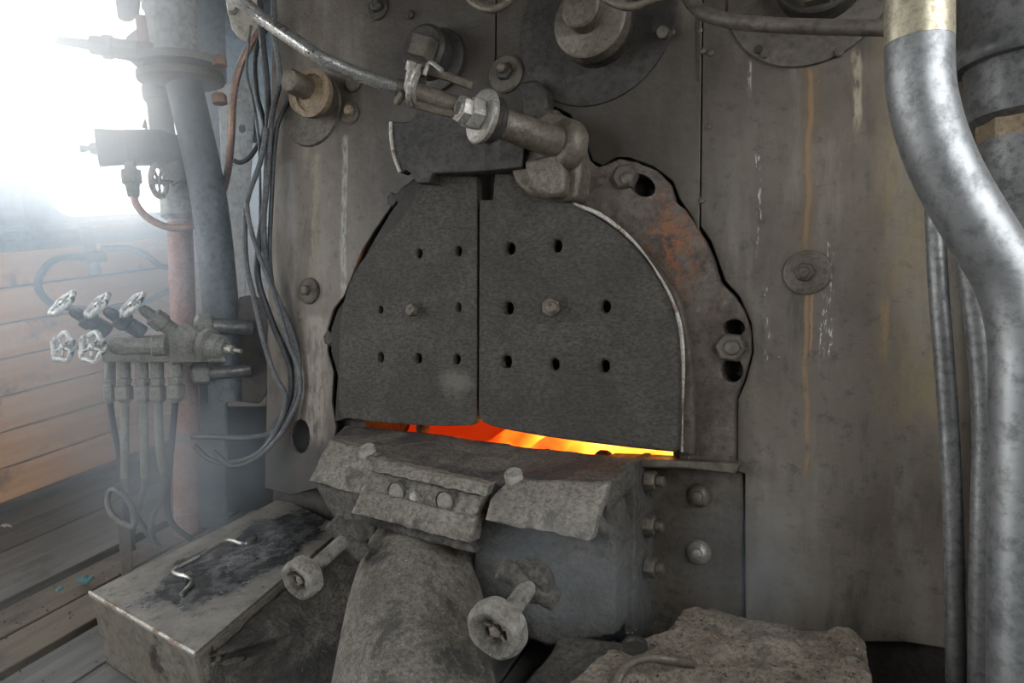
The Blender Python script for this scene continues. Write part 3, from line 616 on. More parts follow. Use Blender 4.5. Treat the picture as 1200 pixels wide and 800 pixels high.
# ------------------------------------------------------------------ patch plate beside the stoker
def patch():
    t = thing('bolted_plate', 'dark bolted plate right of the stoker hood', 'plate', BP(805, 715, -.02))
    part('plate', MB().plate([(738, 540), (872, 546), (871, 760), (738, 760)], -.029, -.012), M['iron'], t, bevel=.003)
    part('side_flange', MB().plate([(733, 540), (743, 541), (744, 600), (743, 760), (732, 745)], -.02, .10), M['cast_dark'], t, bevel=.004)
    for x, y, m_ in ((820, 580, 'greased'), (819, 647, 'nut')):
        mb = MB().lathe(BP(x, y, -.012), NB, [(.024, 0), (.023, .006), (.017, .014), (.010, .018), (.004, .019)], 20); mb.lathe(BP(x-2, y+1, .004), NB, [(.011, 0), (.009, .006), (.004, .008)], 12)
        part('rivet', mb, M[m_], t)
    for x, y in ((756, 562), (755, 614), (756, 663)):
        ax = XB; o = BP(x, y, .035); mb = MB().lathe(o, ax, [(.021, 0), (.021, .018), (.018, .022)], 6, ph=.5); mb.lathe(o + ax*.022, ax, [(.011, 0), (.011, .014), (.009, .017)], 14)
        part('bolt', mb, M['greased'], t, bevel=.002)
patch()

# ------------------------------------------------------------------ stoker hood and conveyor tube
def hood():
    t = thing('stoker_hood', 'dusty cast hood below the fire doors with a wide tube', 'stoker', P(480, 830, 1.0))
    # lumpy top with sloping lips: front edge points by (px,py,h)
    Q = lambda x, y, h: BP(x, y, h)
    top = [Q(404, 497, .03), Q(470, 503, .03), Q(522, 509, .03), Q(606, 521, .03), Q(646, 525, .03), Q(700, 531, .03), Q(744, 537, .03), Q(741, 546, .10), Q(712, 566, .20), Q(600, 560, .215), Q(575, 566, .22), Q(436, 536, .22), Q(384, 517, .16), Q(397, 505, .08)]
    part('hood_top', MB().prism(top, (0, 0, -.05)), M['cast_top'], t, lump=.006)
    # left lip
    lp = [Q(386, 515, .165), Q(441, 531, .205), Q(436, 585, .255), Q(361, 563, .235)]
    part('lip', MB().prism(lp, (.005, .05, -.012)), M['cast'], t, lump=.004)
    # left under body
    f = [Q(366, 566, .225), Q(436, 583, .24), Q(440, 640, .23), Q(418, 626, .23), Q(388, 606, .21)]
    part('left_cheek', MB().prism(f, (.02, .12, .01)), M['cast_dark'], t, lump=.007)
    # right lip: broad light front face
    lp = [Q(596, 562, .222), Q(712, 566, .205), Q(691, 635, .265), Q(640, 624, .272), Q(568, 610, .272), Q(574, 585, .25)]
    part('lip', MB().prism(lp, (.0, .03, -.006)), M['cast'], t, lump=.004, disp=((.06, .007), (.012, .002)), label='broad dusty right lip')
    # right and centre body
    f = [Q(560, 600, .215), Q(700, 612, .215), Q(712, 568, .195), Q(722, 640, .17), Q(722, 745, .15), Q(640, 760, .18), Q(548, 720, .18)]
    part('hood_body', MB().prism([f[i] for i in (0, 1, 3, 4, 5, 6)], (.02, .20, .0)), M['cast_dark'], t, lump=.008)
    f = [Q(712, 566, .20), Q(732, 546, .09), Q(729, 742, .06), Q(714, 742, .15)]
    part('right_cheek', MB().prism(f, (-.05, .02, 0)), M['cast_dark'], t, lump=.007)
    # clamp band with bolts
    st = [Q(446, 535, .235), Q(573, 567, .235), Q(571, 578, .245), Q(441, 546, .245)]
    def strip(a, h0, h1, d=.028): return MB().prism([Q(x, y, h) for (x, y), h in zip(a, (h0, h0, h1, h1))], -NB * d)
    part('clamp_strip', strip([(437, 537), (573, 567), (568, 582), (431, 551)], .245, .262), M['cast'], t, lump=.003, disp=((.05, .002), (.012, .0012)), label='upper rib of the clamp band')
    part('clamp_face', strip([(433, 551), (566, 581), (553, 612), (424, 575)], .245, .262), M['cast'], t, lump=.0035, disp=((.03, .0015), (.01, .001)))
    part('clamp_strip', strip([(424, 573), (556, 607), (550, 637), (411, 601)], .268, .285, .04), M['cast'], t, lump=.0032, disp=((.05, .002), (.011, .004)), label='ragged lower rib of the clamp band')
    part('clamp_foot', strip([(412, 598), (549, 634), (556, 650), (418, 613)], .262, .268, .03), M['cast_dark'], t, lump=.0045)
    for x, y in ((465, 576), (522, 587)):
        mb = MB(); o = Q(x, y, .256); u, v, w = basis(NB)
        mb.lathe(o, NB, [(.0215, 0), (.0215, .003), (.019, .004), (.019, .001), (0, .001)], 26); part('round_boss', mb, M['cast_dark'], t)
        part('round_face', MB().lathe(o, NB, [(.0165, -.004), (.0165, .0035), (.015, .0045)], 22), M['cast'], t)
    mb = MB().lathe(Q(487, 581, .256), NB, [(.011, 0), (.011, .006), (.009, .008)], 6); mb.lathe(Q(487, 581, .264), NB, [(.005, 0), (.005, .004), (.004, .005)], 12); part('nut', mb, M['nut'], t)
    mb = MB().lathe(Q(430, 528, .20), (NB*.5 + Vector((0, 0, 1))*1.6), [(.018, -.02), (.018, .006), (.0165, .008)], 22); part('lug', mb, M['cast'], t)
    mb = MB().lathe(Q(602, 558, .215), (NB*.5 + Vector((0, 0, 1))*1.6), [(.017, -.02), (.017, .007), (.0155, .009)], 22); part('lug', mb, M['cast'], t)
    # the tube
    a = P(506, 618, 1.50); c = P(489, 700, 1.33); e = P(484, 870, 1.10); pts = smooth([a, c, e], 10)
    part('conveyor_tube', MB().tube(pts, [.108 + .040*i/(len(pts)-1) for i in range(len(pts))], 44), M['cast'], t, label='wide dusty slanting tube')
hood()
def bottom_valve(name, label, wc, wax, R_, stem, tee, rad, mt='cast_dark'):
    t = thing(name, label, 'valve', wc); u, v, w = basis(wax)
    lob = lambda a: 1 + .025*math.cos(6*a)
    mb = MB().lathe(wc, wax, [(R_*.46, -.012), (R_*.48, .0), (R_*.6, .005), (R_*.82, .007), (R_*.95, .004), (R_, -.003), (R_, -.018), (R_*.95, -.023), (R_*.4, -.020)], 36, lob=lob); part('handwheel', mb, M['cast'], t)
    mb = MB().lathe(wc, wax, [(R_*.46, -.016), (R_*.40, -.010), (R_*.22, -.008), (R_*.2, -.001), (R_*.08, .0)], 16); part('hub', mb, M['brownash'], t)
    for k in range(5):
        an = k*2*math.pi/5; d = u*math.cos(an) + v*math.sin(an); mb = MB().tube([Vector(wc) + d*R_*.2 - w*.009, Vector(wc) + d*R_*.52 - w*.007], .0035, 8); part('spoke', mb, M['brownash'], t)
    part('stem', MB().cyl(wc - w*.01, stem, rad, 16), M['cast_top'], t)
    a, b_, r2, bosr = tee; part('tee_arm', MB().cyl(a, b_, r2, 12), M['cast_dark'], t, bevel=.003)
    mb = MB(); c = (Vector(a)+Vector(b_))/2; mb.lathe(c - w*.03, w, [(bosr*.8, 0), (bosr, .01), (bosr, .03), (bosr*.7, .036)], 24); part('bonnet', mb, M['cast_dark'], t)
wc = P(579, 741, .90); st = P(622, 684, .99)
bottom_valve('stoker_valve', 'dusty handwheel valve on a short stem right of the wide tube', wc, (wc - st), .041, st, (P(586, 664, .99), P(652, 704, .99), .0165, .034), .0135)
wc = P(350, 680, 1.16); st = P(402, 634, 1.27)
bottom_valve('stoker_valve', 'handwheel valve lying over the oily box left of the wide tube', wc, (wc - st) + Vector((-.01, -.02, 0)), .036, st, (P(388, 610, 1.3), P(428, 650, 1.3), .018, .030), .013)

# ------------------------------------------------------------------ right foreground cover with debris
def right_cover():
    z = .20; t = thing('ash_cover', 'brown ash-covered metal cover at the bottom right', 'cover', ZP(860, 780, z) - Vector((0, 0, z)))
    out = [ZP(x, y, z) for x, y in ((798, 706), (840, 711), (900, 722), (960, 731), (1005, 740), (1021, 752), (1023, 790), (1026, 900), (640, 905), (668, 800), (690, 773), (712, 757), (748, 744), (775, 738), (790, 728))]
    part('cover_body', MB().prism(out, (0, 0, -z)), M['brownash'], t, lump=.007, disp=((.09, .026), (.035, .014), (.012, .004)), bevel=.012)
    hp = smooth([ZP(x, y, z + h) for x, y, h in ((716, 830, .0), (724, 797, .015), (737, 779, .03), (756, 771, .035), (785, 773, .03), (806, 776, .012), (812, 778, 0))], 6)
    part('handle', MB().tube(hp, .0068, 14), M['greased'], t, label='bent rod handle')
    part('recess', MB().lathe(ZP(744, 756, z + .004), (0, 0, 1), [(.02, -.01), (.020, .003), (.014, .0035), (.012, 0), (0, 0)], 24), M['iron_dark'], t)
    bits = MB(); emb = MB(); rnd = random.Random(3)
    def chip(mb, p, s): 
        a = [Vector((rnd.uniform(-1, 1), rnd.uniform(-1, 1), rnd.uniform(-.7, .7)))*s for _ in range(4)]
        mb.add([p + q for q in a], [(0, 1, 2), (0, 3, 1), (1, 3, 2), (2, 3, 0)])
    for _ in range(420):
        x = rnd.uniform(715, 1012); y = rnd.uniform(716, 800) + max(0, (800-x)*.35)
        if y < 706 + (x-800)*.165 + 5: continue
        p = ZP(x, y, z + rnd.uniform(.001, .007)); q = (emb if rnd.random() < .07 else bits); chip(q, p, rnd.uniform(.0015, .0045))
    part('coal_crumbs', bits, M['debris'], t, kind='stuff'); part('orange_crumbs', emb, M['orange'], t, kind='stuff')
right_cover()
b = MB().prism([ZP(x, y, .12) for x, y in ((600, 812), (640, 770), (655, 742), (735, 752), (680, 800), (640, 880), (560, 900))], (0, 0, -.10))
solo('ledge_plate', b, M['cast_dark'], 'dark sloping ledge between wide tube and ash cover', 'ledge', lump=.008)

# ------------------------------------------------------------------ left foreground box
def oily_box():
    z = .17
    A, B_, C_, D_ = ZP(105, 694, z), ZP(229, 766, z), ZP(402, 618, z), ZP(330, 583, z)
    t = thing('tool_box', 'sheet metal box with wet oily lid at the lower left', 'box', (A+B_+C_+D_)/4 - Vector((0, 0, z)))
    part('box_body', MB().prism([p - Vector((0, 0, .006)) for p in (A, B_, C_, D_)], (0, 0, -z+.006)), M['lidside'], t, bevel=.006)
    c = (A+B_+C_+D_)/4 + Vector((-.02, -.02, 0)); mb = MB().prism([p + (p-(A+B_+C_+D_)/4)*.012 for p in (A, B_, C_, D_)], (0, 0, -.010))
    lid = part('lid', mb, M['lid'], t, bevel=.003)
    sh = WL[lid.name]; 
    e = smooth([A + Vector((0,0,.001)), (A+B_)/2 + Vector((0,0,.0005)), B_ + Vector((0,0,.001))], 6); part('worn_edge', MB().tube(e, .0032, 8), M['edge'], t, label='bright worn front edge')
    e = smooth([B_, (B_*2+C_)/3, (B_+C_*2)/3], 6); part('lid_seam', MB().tube(e, .0026, 8), M['greased'], t)
    # bent bar on the lid
    bar = [ZP(x, y, z + h) for x, y, h in ((212, 697, .004), (224, 683, .006), (222, 676, .018), (203, 669, .020), (235, 651, .022), (265, 633, .022), (285, 637, .020), (296, 632, .016), (300, 626, .006))]
    ha = thing('lid_handle', 'thin bent iron bar lying in the oil on the box lid', 'handle', bar[0])
    part('bar', MB().tube(smooth(bar, 4), .0045, 10), M['steel'], ha)
    part('eye', MB().cyl(ZP(221, 678, z), ZP(221, 673, z+.022), .008, 12), M['greased'], ha)
    part('eye', MB().cyl(ZP(299, 632, z), ZP(299, 627, z+.018), .006, 12), M['iron_dark'], ha)
    # dusty apron to the right of the lid
    f = [B_ + Vector((.004, 0, -.012)), ZP(242, 800, .06), ZP(300, 860, .05), ZP(395, 850, .05), ZP(425, 700, .12), ZP(428, 640, .15), C_ + Vector((.01, 0, -.01))]
    pts = f; vs = [p.copy() for p in pts] + [Vector((p.x, p.y, .0)) for p in pts]; n = len(pts); c0 = sum(pts, Vector())/n
    mb = MB().add(vs + [c0, Vector((c0.x, c0.y, 0))], [(i, (i+1) % n, 2*n) for i in range(n)] + [((i+1) % n + n, i+n, 2*n+1) for i in range(n)] + [(i, i+n, (i+1) % n + n, (i+1) % n) for i in range(n)])
    solo('sloping_apron', mb, M['cast_top'], 'dust-covered sloping plate between oily box and wide tube', 'plate', lump=.008, disp=((.08, .012), (.02, .003)))
oily_box()

# ------------------------------------------------------------------ left side: pipes, valves, cables
def cylp(a, b, r, **k): return MB().cyl(a, b, r, **k)
def left_pipes():
    # red pipe with its union on top
    t = thing('red_pipe', 'red and grey painted upright pipe behind the valve block', 'pipe', P(219, 632, 2.08))
    a, b_ = P(211, 262, 2.12), P(219, 640, 2.08)
    part('tube', MB().tube(smooth([b_, P(218, 500, 2.09), P(215, 380, 2.1), a], 4), .0365, 24), M['redpipe'], t)
    d = (a-b_).normalized()
    part('union', MB().lathe(a - d*.02, d, [(.036, 0), (.036, .03), (.054, .04), (.056, .09), (.05, .11), (.044, .12), (.044, .15), (.034, .17), (.030, .19)], 28), M['pale'], t)
    part('collar', MB().lathe(P(213, 330, 2.1), d, [(.038, 0), (.0385, .003), (.0385, .008), (.037, .010)], 24), M['redpipe'], t)
    part('clamp', MB().lathe(P(218, 512, 2.085), d, [(.043, -.012), (.043, .014)], 24), M['valve'], t)
    # thick pipe with its flange
    t = thing('flanged_pipe', 'thick grey pipe with rusty bolted flange at the upper left', 'pipe', P(262, 400, 2.0))
    a, b_, c = P(216, 100, 2.0), P(246, 240, 2.0), P(262, 400, 2.0)
    part('tube', MB().tube(smooth([a, b_, c, P(266, 470, 2.0)], 6), .050, 32), M['iron_blue'], t)
    u0, u1 = P(207, 78, 2.0), P(195, -30, 2.0); dd = (u1-u0).normalized()
    part('sleeve', MB().lathe(u0, dd, [(.062, 0), (.064, .02), (.070, (u1-u0).length*.6), (.076, (u1-u0).length*.62), (.076, (u1-u0).length)], 32), M['pale'], t)
    ctr = P(211, 86, 2.0)
    for s_, nm in ((.034, 'flange'), (-.010, 'flange')):
        o = ctr + dd*(s_-.016); mb = MB(); r3 = P(1, 0, 2)-P(0, 0, 2); u = r3.normalized(); v = dd.cross(u)
        ring_ = [o + u*.125*math.cos(q) + v*.085*math.sin(q) for q in [2*math.pi*i/28 for i in range(28)]]
        mb.prism(ring_, dd*.024); part('flange', mb, M['greased'] if s_ < 0 else M['valve'], t, bevel=.004)
    for x, y in ((257, 72), (257, 116)):
        o = P(x, y, 1.98); part('flange_bolt', MB().lathe(o - dd*.014, dd, [(.022, 0), (.022, .024), (.02, .028)], 6), M['orange'], t, bevel=.002, label='orange rusty bolt')
    part('flange_bolt', MB().cyl(P(172, 66, 1.97), P(166, 20, 1.97), .018, 12), M['orange'], t, label='rusty brown stud at the left')
    part('flange_nut', MB().lathe(P(173, 66, 1.96), dd, [(.028, 0), (.028, .028), (.025, .032)], 6), M['valve'], t)
    # pale branch pipe and elbow
    t = thing('branch_pipe', 'pale tapering branch pipe hanging below the rusty flange', 'pipe', P(215, 215, 2.03))
    part('collar', MB().lathe(P(184, 118, 2.05), P(183, 104, 2.05)-P(185, 118, 2.05), [(.036, 0), (.038, .005), (.038, .04)], 24), M['valve'], t)
    part('tube', MB().tube(smooth([P(186, 112, 2.06), P(190, 150, 2.06), P(197, 183, 2.06), P(214, 212, 2.08)], 6), [.035 - .0*i for i in range(19)], 24), M['valve'], t)
    # behind: dark support
    solo('bracket_strip', MB().prism([P(x, y, 2.25) for x, y in ((222, -30), (262, -30), (268, 150), (262, 235), (250, 240), (236, 120))], ray(240, 100)*.03), M['iron_blue'], 'blue-grey bracket plate behind the flanged pipe', 'bracket', bevel=.004)
left_pipes()
def upper_valves():
    t = thing('needle_valve', 'topmost small valve with long stem against the bright window', 'valve', P(155, 62, 1.98))
    a = P(66, 47, 1.9); b_ = P(150, 60, 1.95); d = (b_-a)
    part('stem', MB().cyl(a, P(108, 53, 1.92), .010, 12, r2=.015), M['valve'], t)
    part('gland', MB().lathe(P(106, 52, 1.92), d, [(.026, 0), (.026, .03), (.034, .032), (.034, .055), (.028, .06), (.03, .12)], 8), M['valve'], t)
    part('flange', MB().prism([P(x, y, 1.96) for x, y in ((147, 44), (160, 33), (172, 40), (170, 70), (164, 82), (152, 72))], ray(155, 60)*.06), M['valve'], t, bevel=.005)
    part('bonnet', MB().cyl(P(140, -30, 2.0), P(148, 22, 2.0), .022, 14), M['valve'], t); part('rib', MB().cyl(P(160, -30, 2.0), P(157, 20, 2.0), .014, 12), M['valve'], t)
    t = thing('angle_valve', 'short drum-shaped valve with open cup end against the window', 'valve', P(150, 175, 2.0))
    a = P(113, 173, 1.95); b_ = P(192, 173, 2.03); d = (b_-a).normalized()
    part('cup', MB().lathe(a, d, [(.036, .035), (.050, 0), (.054, .002), (.050, .05), (.050, .075), (.044, .08)], 28), M['iron_blue'], t)
    part('body', MB().lathe(a + d*.075, d, [(.046, 0), (.052, .004), (.052, .095), (.040, .12), (.036, .15)], 28), M['iron_blue'], t)
    part('stem', MB().cyl(P(94, 174, 1.93), P(122, 173, 1.95), .008, 10), M['valve'], t); part('stem_tip', MB().lathe(P(95, 174, 1.93), d, [(.011, -.004), (.011, .01)], 10), M['valve'], t)
    part('stem_nut', MB().lathe(P(105, 174, 1.94), d, [(.014, 0), (.018, .01), (.014, .022)], 8), M['valve'], t)
    part('drip_union', MB().lathe(P(152, 190, 1.97), P(157, 232, 1.97)-P(152, 190, 1.97), [(.016, 0), (.016, .022), (.027, .024), (.027, .06), (.02, .064), (.016, .1)], 8), M['valve'], t)
    part('ear', MB().prism([P(x, y, 2.0) for x, y in ((166, 150), (170, 136), (174, 152))], ray(170, 150)*.012), M['valve'], t)
    t = thing('handwheel', 'small handwheel seen edge-on below the drum valve', 'handwheel', P(187, 213, 2.02)); wheel(t, P(186, 212, 2.02), (ray(186, 212)*-1 + Vector((-2.2, 0, .2))), .045, P(203, 213, 2.05), .005, 'wheel', lobed=False)
def wheel(t, c, ax, r, stem_to, sr, mt='wheel', lobed=True, spokes=5, ph=0.):
    u, v, w = basis(ax); c = Vector(c)
    pts = []
    for i in range(40):
        a = 2*math.pi*i/40; rr = r*(1 + (.10*math.cos(spokes*a+ph) if lobed else 0)); pts.append(c + (u*math.cos(a)+v*math.sin(a))*rr)
    part('rim', MB().tube(pts, r*.19, 10, closed=True), M[mt], t)
    part('hub', MB().lathe(c - w*r*.15, w, [(r*.26, 0), (r*.28, r*.1), (r*.22, r*.36), (r*.1, r*.4)], 14), M[mt], t)
    for k in range(spokes):
        a = 2*math.pi*k/spokes + math.pi/spokes; d = u*math.cos(a)+v*math.sin(a); part('spoke', MB().tube([c + d*r*.2, c + d*r*.92], r*.10, 8), M[mt], t)
    if stem_to is not None: part('stem', MB().cyl(c, stem_to, sr, 12), M['valve'], t)
upper_valves()
def manifold():
    t = thing('valve_block', 'grey lubricator valve block on two stub pipes by the boiler', 'valve block', P(205, 430, 1.86))
    T = 1.86
    bar = [P(x, y, T) for x, y in ((118, 396), (205, 391), (207, 425), (120, 424))]
    part('bar', MB().prism(bar, ray(160, 410)*.07), M['valve'], t, bevel=.005)
    w_ = [P(x, y, T-.03) for x, y in ((198, 392), (216, 377), (225, 381), (243, 397), (262, 408), (266, 424), (200, 425))]
    part('wedge', MB().prism(w_, ray(220, 410)*.10), M['valve'], t, bevel=.006)
    a = P(240, 403, T-.02); d = P(286, 412, T-.05)-a
    part('gland_nut', MB().lathe(a, d, [(.044, 0), (.046, .01), (.046, .02), (.034, .022), (.034, .05), (.026, .055), (.02, .065)], 8), M['valve'], t, bevel=.003)
    part('spindle', MB().lathe(a + d.normalized()*.06, d, [(.013, 0), (.013, .03), (.006, .034), (.006, .055)], 12), M['nut'], t)
    for (x0, y0, x1, y1) in ((236, 381, 297, 384), (232, 438, 294, 433)):
        A, B_ = P(x0, y0, T+.06), P(x1, y1, T+.12); part('stub_pipe', MB().cyl(A, B_, .021 if y0 < 400 else .018, 18), M['pipe_dull'], t)
        part('union_nut', MB().lathe(A - (B_-A).normalized()*.02, B_-A, [(.022, 0), (.034, .01), (.036, .03), (.034, .045), (.028, .05)], 6), M['valve'], t, bevel=.003)
    wax = P(0, 0, 1) - CAMP
    ups = [((73, 356), (88, 366), (128, 388)), ((114, 358), (128, 366), (168, 390)), ((155, 357), (170, 364), (212, 394))]
    labels = ('leftmost wheel of the upper row of three on the valve block', 'middle wheel of the upper row on the valve block, lobed', 'right wheel of the upper row on the valve block')
    for k, (wc_, v0, v1) in enumerate(ups):
        tw = thing('handwheel', labels[k], 'handwheel', P(*wc_, T-.10), 'valve block handwheels')
        c = P(*wc_, T-.085); s1_ = P(*v0, T-.06); wheel(tw, c, (P(wc_[0]-26, wc_[1]-19, T-.125)) - c, .036, s1_ , .0055, ph=k*1.1)
        d = P(*v1, T) - s1_; L = d.length
        part('bonnet', MB().lathe(s1_, d, [(.011, -.012), (.015, 0), (.016, .02), (.026, .024), (.027, L*.5), (.021, L*.55), (.021, L)], 6), M['iron_blue'] if k < 2 else M['valve'], tw, bevel=.002)
    for k, (wc_, v0, v1) in enumerate((((74, 407), (92, 407), (125, 406)), ((108, 407), (130, 406), (178, 406)))):
        tw = thing('handwheel', ('left wheel of the lower pair on the valve block', 'right wheel of the lower pair on the valve block')[k], 'handwheel', P(*wc_, T-.1), 'valve block handwheels')
        tt = T - (.04 if k == 0 else .14); c = P(*wc_, tt); s1_ = P(*v1, tt+.03)
        wheel(tw, c, P(wc_[0]-22, wc_[1]-2, tt-.05) - c, .036, s1_, .0065, ph=.6+k)
        if k: part('bonnet', MB().lathe(P(140, 406, tt+.02), s1_ - c, [(.014, -.02), (.022, 0), (.024, .015), (.021, .02), (.021, .075), (.026, .08), (.026, .11)], 20), M['valve'], tw)
    # outlet fittings and their tubes
    tubes = [((129, 424), [(129, 470), (133, 500), (140, 535), (146, 580), (150, 640)], .075), ((145, 424), [(146, 470), (146, 520), (147, 560), (154, 592), (168, 618), (190, 645)], .03),
             ((166, 424), [(168, 470), (169, 520), (170, 560), (163, 592), (154, 630), (158, 650)], .03), ((184, 424), [(185, 470), (187, 520), (192, 553), (193, 578), (180, 602), (178, 628), (192, 648)], .03),
             ((206, 424), [(206, 466), (203, 500), (199, 545), (196, 590), (203, 615), (225, 632)], .0)]
    names = ['leftmost', 'second', 'third', 'fourth', 'rightmost']
    for k, (f0, pts, dt) in enumerate(tubes):
        tt = T + dt; a = P(*f0, tt+.01); b_ = P(*pts[0], tt+.01); d = (b_-a)
        to = thing('oil_tube', names[k] + ' of the five thin tubes hanging from the valve block', 'tube', P(*pts[-1], tt+.1), 'tubes under the valve block'); L = d.length
        s_ = .85 if k == 0 else 1
        part('neck', MB().lathe(a - d.normalized()*.01, d, [(.017*s_, 0), (.017*s_, L*.5)], 16), M['valve'], to)
        part('union_nut', MB().lathe(a + d*.42, d, [(.021*s_, 0), (.021*s_, .012), (.018*s_, .014), (.018*s_, .020), (.025*s_, .022), (.025*s_, .056), (.019*s_, .062), (.010, .07)], 6, ph=.4), M['valve'], to, bevel=.0015)
        if 0 < k < 4: part('sleeve', MB().tube(smooth([P(x, y, tt+.01) for x, y in pts[:3]], 4), .0115, 12), M['valve'], to)
        n = len(pts); part('tube', MB().tube(smooth([P(x, y, tt+.01+.12*i/n) for i, (x, y) in enumerate(pts)], 6), .0082, 12), M['rubber'] if k in (0, 4) else M['rubber_grey'], to)
manifold()
pipe('copper_tube', 'copper tube curving down from the cables beside the flanged pipe', [P(x, y, 1.95) for x, y in ((332, 12), (312, 28), (297, 48), (283, 74), (274, 110), (271, 160))] + [P(267, 200, 2.02), P(258, 232, 2.08), P(240, 255, 2.12)], .0105, 'copper')
pipe('copper_tube', 'short copper tube looping below the drum valve', [P(x, y, t_) for x, y, t_ in ((156, 226, 1.97), (160, 240, 1.97), (172, 254, 1.98), (190, 264, 1.99), (208, 267, 2.0), (228, 264, 2.02))], .0105, 'copper')
# panel with a hole, beige cover, rounded plate, duct
b = MB().prism([P(x, y, 2.22) for x, y in ((255, 100), (301, 92), (296, 180), (290, 262), (286, 385), (262, 390), (262, 250))], ray(280, 200)*.02, [[P(284 + 4*math.cos(a), 151 + 5*math.sin(a), 2.22) for a in [2*math.pi*i/14 for i in range(14)]]])
solo('metal_panel', b, M['panel'], 'pale upright metal strip with a small round hole behind the cables', 'panel', bevel=.003)
t = thing('round_cover', 'beige lamp-like cover at the top left under the lever', 'cover', P(285, 40, 2.0))
part('shell', MB().prism([P(x, y, 2.0) for x, y in ((262, -30), (266, 12), (272, 35), (283, 49), (296, 50), (306, 38), (308, 10), (308, -30))], ray(285, 10)*.10), M['beige'], t, bevel=.016)
part('catch', MB().tube(smooth([P(x, y, 1.99) for x, y in ((269, 15), (275, 14), (279, 8))], 4), .006, 8), M['valve'], t)
b = MB().prism([P(x, y, 1.99) for x, y in ((280, 348), (296, 345), (311, 352), (316, 400), (317, 440), (313, 462), (304, 473), (285, 471), (268, 469), (274, 400))], ray(295, 410)*.02)
solo('mounting_plate', b, M['iron'], 'rounded steel plate behind the two stub pipes', 'plate', bevel=.004)
b = MB().prism([P(x, y, 2.10) for x, y in ((234, 380), (267, 376), (267, 600), (270, 640), (232, 640))], ray(250, 500)*.1)
solo('duct', b, M['iron_blue'], 'grey upright duct right of the red pipe', 'duct', bevel=.01)
b = MB().prism([P(x, y, 2.2) for x, y in ((258, 476), (320, 476), (320, 690), (258, 690))], ray(300, 500)*.05)
solo('lower_panel', b, M['iron_dark'], 'dark lower panel between duct and boiler', 'panel')
b = MB().box(P(284, 151, 2.275), (.10, .02, .10)); solo('hole_shade_block', b, M['iron_dark'], 'added dark block that makes the hole in the pale strip look shaded', 'block')  # unseen block added so the hole reads as deep shade
# cables
def cables():
    C_ = [
     ('thick black cable hanging straight from the top down to the coil', [(303, -30), (307, 40), (313, 100), (314, 160), (311, 230), (303, 290), (303, 330), (320, 380), (340, 430), (338, 470), (320, 502)], 1.80, .0085, 'rubber'),
     ('black cable right of the thick one, bending to the coil', [(320, -30), (322, 40), (328, 90), (318, 140), (314, 200), (309, 260), (314, 320), (334, 370), (350, 420), (347, 465), (330, 500), (300, 512), (262, 512), (225, 511)], 1.79, .0075, 'rubber_grey'),
     ('grey cable from the lever corner sagging across the panel', [(352, 10), (335, 15), (318, 26), (300, 60), (301, 110), (310, 150), (296, 180), (283, 190), (274, 188)], 1.84, .0065, 'rubber'),
     ('slim cable sweeping left then down to the lower loop', [(312, 150), (305, 190), (291, 230), (287, 262), (289, 310), (298, 350), (309, 400), (322, 440), (334, 462), (330, 490), (306, 528), (270, 542), (245, 538), (228, 522)], 1.78, .0068, 'rubber_grey'),
     ('thin wire ending beside the stub pipe', [(294, 30), (289, 80), (297, 120), (303, 160), (305, 230), (304, 280), (303, 342)], 1.81, .0035, 'rubber_grey'),
     ('cable with pale sheath crossing to the right of the plate', [(289, 238), (293, 265), (304, 300), (318, 335), (329, 372), (337, 400), (349, 430), (352, 455), (346, 478), (326, 512), (300, 537), (272, 546), (250, 528)], 1.77, .0062, 'rubber_grey'),
     ('dark cable from the rusty plug joining the bundle', [(362, 78), (345, 108), (330, 134), (322, 165), (318, 240), (316, 300), (322, 345), (338, 378), (350, 402), (356, 440), (350, 470)], 1.80, .0058, 'rubber')]
    for lb, pts, t_, r, m_ in C_:
        pipe('cable', lb, [P(x, y, t_) for x, y in pts], r, m_, 10, 5, 'cables left of the boiler', 'cable')
cables()
def wallhose():
    pts = [XP(x, y, WALLX + .10) for x, y in ((212, 312), (190, 312), (170, 298), (150, 291), (120, 291))]
    t = thing('wall_hose', 'blue-grey hose looping from a fixture on the orange board wall', 'hose', XP(105, 320, WALLX+.08))
    part('hose', MB().tube(smooth(pts, 6), .011, 10), M['rubber'], t)
    pts = [XP(x, y, WALLX + .10) for x, y in ((104, 302), (85, 300), (62, 306), (47, 322), (46, 340), (62, 356), (95, 362), (140, 360), (175, 352), (208, 334))]
    part('hose', MB().tube(smooth(pts, 6), .012, 10), M['rubber'], t)
    a, b_ = XP(99, 262, WALLX+.06), XP(112, 322, WALLX+.06); part('bracket', MB().cyl(a, b_, .022, 12), M['iron_blue'], t)
    part('tap', MB().cyl(XP(98, 302, WALLX+.09), XP(122, 300, WALLX+.09), .022, 12), M['iron_blue'], t)
wallhose()
def loop_tool():
    t = thing('loop_handle', 'flat bar with a rounded wire loop standing beside the oily box', 'tool', P(147, 672, 1.80))
    T = 1.80
    pts = [P(x, y, T) for x, y in ((127, 576), (133, 573), (147, 582), (156, 598), (158, 612), (153, 617), (141, 611), (130, 601), (126, 590))]
    part('loop', MB().tube(smooth(pts + [pts[0]], 4), .0072, 10), M['pipe_dull'], t)
    part('bar', MB().prism([P(x, y, T) for x, y in ((137, 606), (154, 614), (156, 690), (144, 690))], ray(147, 640)*.012), M['iron'], t, bevel=.003)
loop_tool()
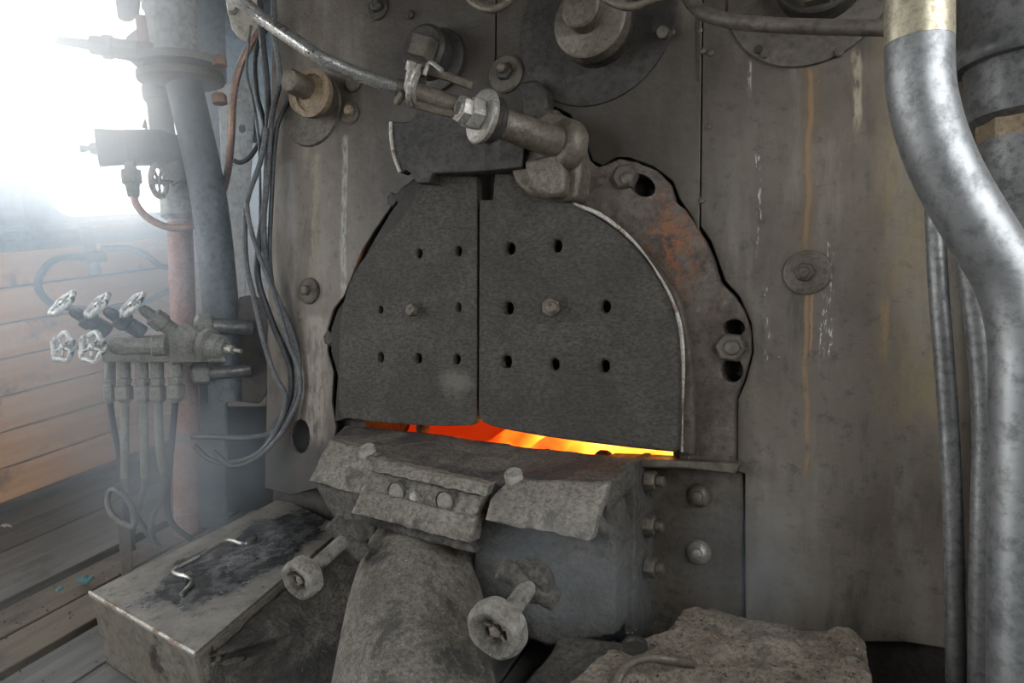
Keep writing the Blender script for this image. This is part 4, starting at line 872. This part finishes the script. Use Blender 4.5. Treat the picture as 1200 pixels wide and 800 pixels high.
def rubbish():
    rnd = random.Random(9); mb = MB(); wh = MB()
    for _ in range(520):
        x = rnd.uniform(-1.98, -1.60) if rnd.random() < .7 else rnd.uniform(-2.5, -1.3); y = rnd.uniform(.55, 1.5); s = rnd.uniform(.0015, .006)
        z = .02 if x < -1.65 else .006
        a = [Vector((rnd.uniform(-1, 1), rnd.uniform(-1, 1), rnd.uniform(-.5, .5)))*s for _ in range(4)]; p = Vector((x, y, z))
        (wh if rnd.random() < .05 else mb).add([p + q for q in a], [(0, 1, 2), (0, 3, 1), (1, 3, 2), (2, 3, 0)])
    solo('coal_debris', mb, M['debris'], 'small coal crumbs strewn over the floor boards', 'debris', kind='stuff')
    solo('paper_scraps', wh, M['paperwhite'], 'pale scraps among the coal crumbs on the floor boards', 'debris', kind='stuff')
rubbish()
M['teal'] = metal('teal_rag', (.05,.13,.14), (.11,.24,.25), .7, sc=40, bump=.6)
def scrap(name, px, py, s_, mt, label):
    rnd = random.Random(px); o = ZP(px, py, .03); vs = []; n = 9
    for j in range(n):
        for i in range(n):
            x = (i/(n-1)-.5)*s_*1.6; y = (j/(n-1)-.5)*s_; vs.append(o + Vector((x + .2*y, y, .006 + .012*mnoise.noise(Vector((x*70, y*70, px))) )))
    mb = MB().add(vs, [(j*n+i, j*n+i+1, (j+1)*n+i+1, (j+1)*n+i) for j in range(n-1) for i in range(n-1)])
    o_ = solo(name, mb, M[mt], label, 'scrap'); m_ = o_.modifiers.new('cloth', 'SOLIDIFY'); m_.thickness = .002
scrap('rag_scrap', 100, 681, .026, 'teal', 'larger teal scrap of rag on the boards beside the oily box')
scrap('rag_scrap', 70, 692, .012, 'teal', 'tiny teal scrap further left on the boards')
scrap('paper_scrap', 8, 618, .018, 'paperwhite', 'white scrap at the foot of the orange wall')
# ------------------------------------------------------------------ haze
def puff(label, c, rad, dens, col=(.74,.88,1), aniso=.5):
    bm = bmesh.new(); bmesh.ops.create_icosphere(bm, subdivisions=4, radius=1)
    for v in bm.verts: v.co *= 1 + .10*mnoise.noise(v.co*1.3 + Vector(c))
    q = MB(); c = Vector(c); q.add([c + Vector((v.co.x*rad[0], v.co.y*rad[1], v.co.z*rad[2])) for v in bm.verts], [[v.index for v in f.verts] for f in bm.faces]); bm.free()
    o = solo('smoke', q, smoke_mat('smoke', dens, rad, c.x*7, col, aniso), label, 'smoke', kind='stuff'); return o
puff('bluish smoke hanging along the window side of the cab', (-1.98, 1.45, .95), (.78, 1.15, 1.1), 1.25)
puff('thin bluish smoke beside the stoker handwheel', P(660, 668, 1.03), (.20, .12, .13), 2.2)
puff('faint smoke drifting over the bottom of the right sheet', P(880, 660, 1.08), (.17, .10, .18), 2.5)
puff('dense pale smoke glowing right in front of the window', P(60, 130, 2.1), (.50, .46, .62), 2.6, (.95, .98, 1), .6)
puff('glowing haze between the viewer and the pipes by the window', P(110, 90, 1.62), (.40, .42, .42), 2.0, (.97, .985, 1), .72)
puff('thin bluish smoke over the oily box', P(230, 560, 1.75), (.44, .32, .38), 1.6)
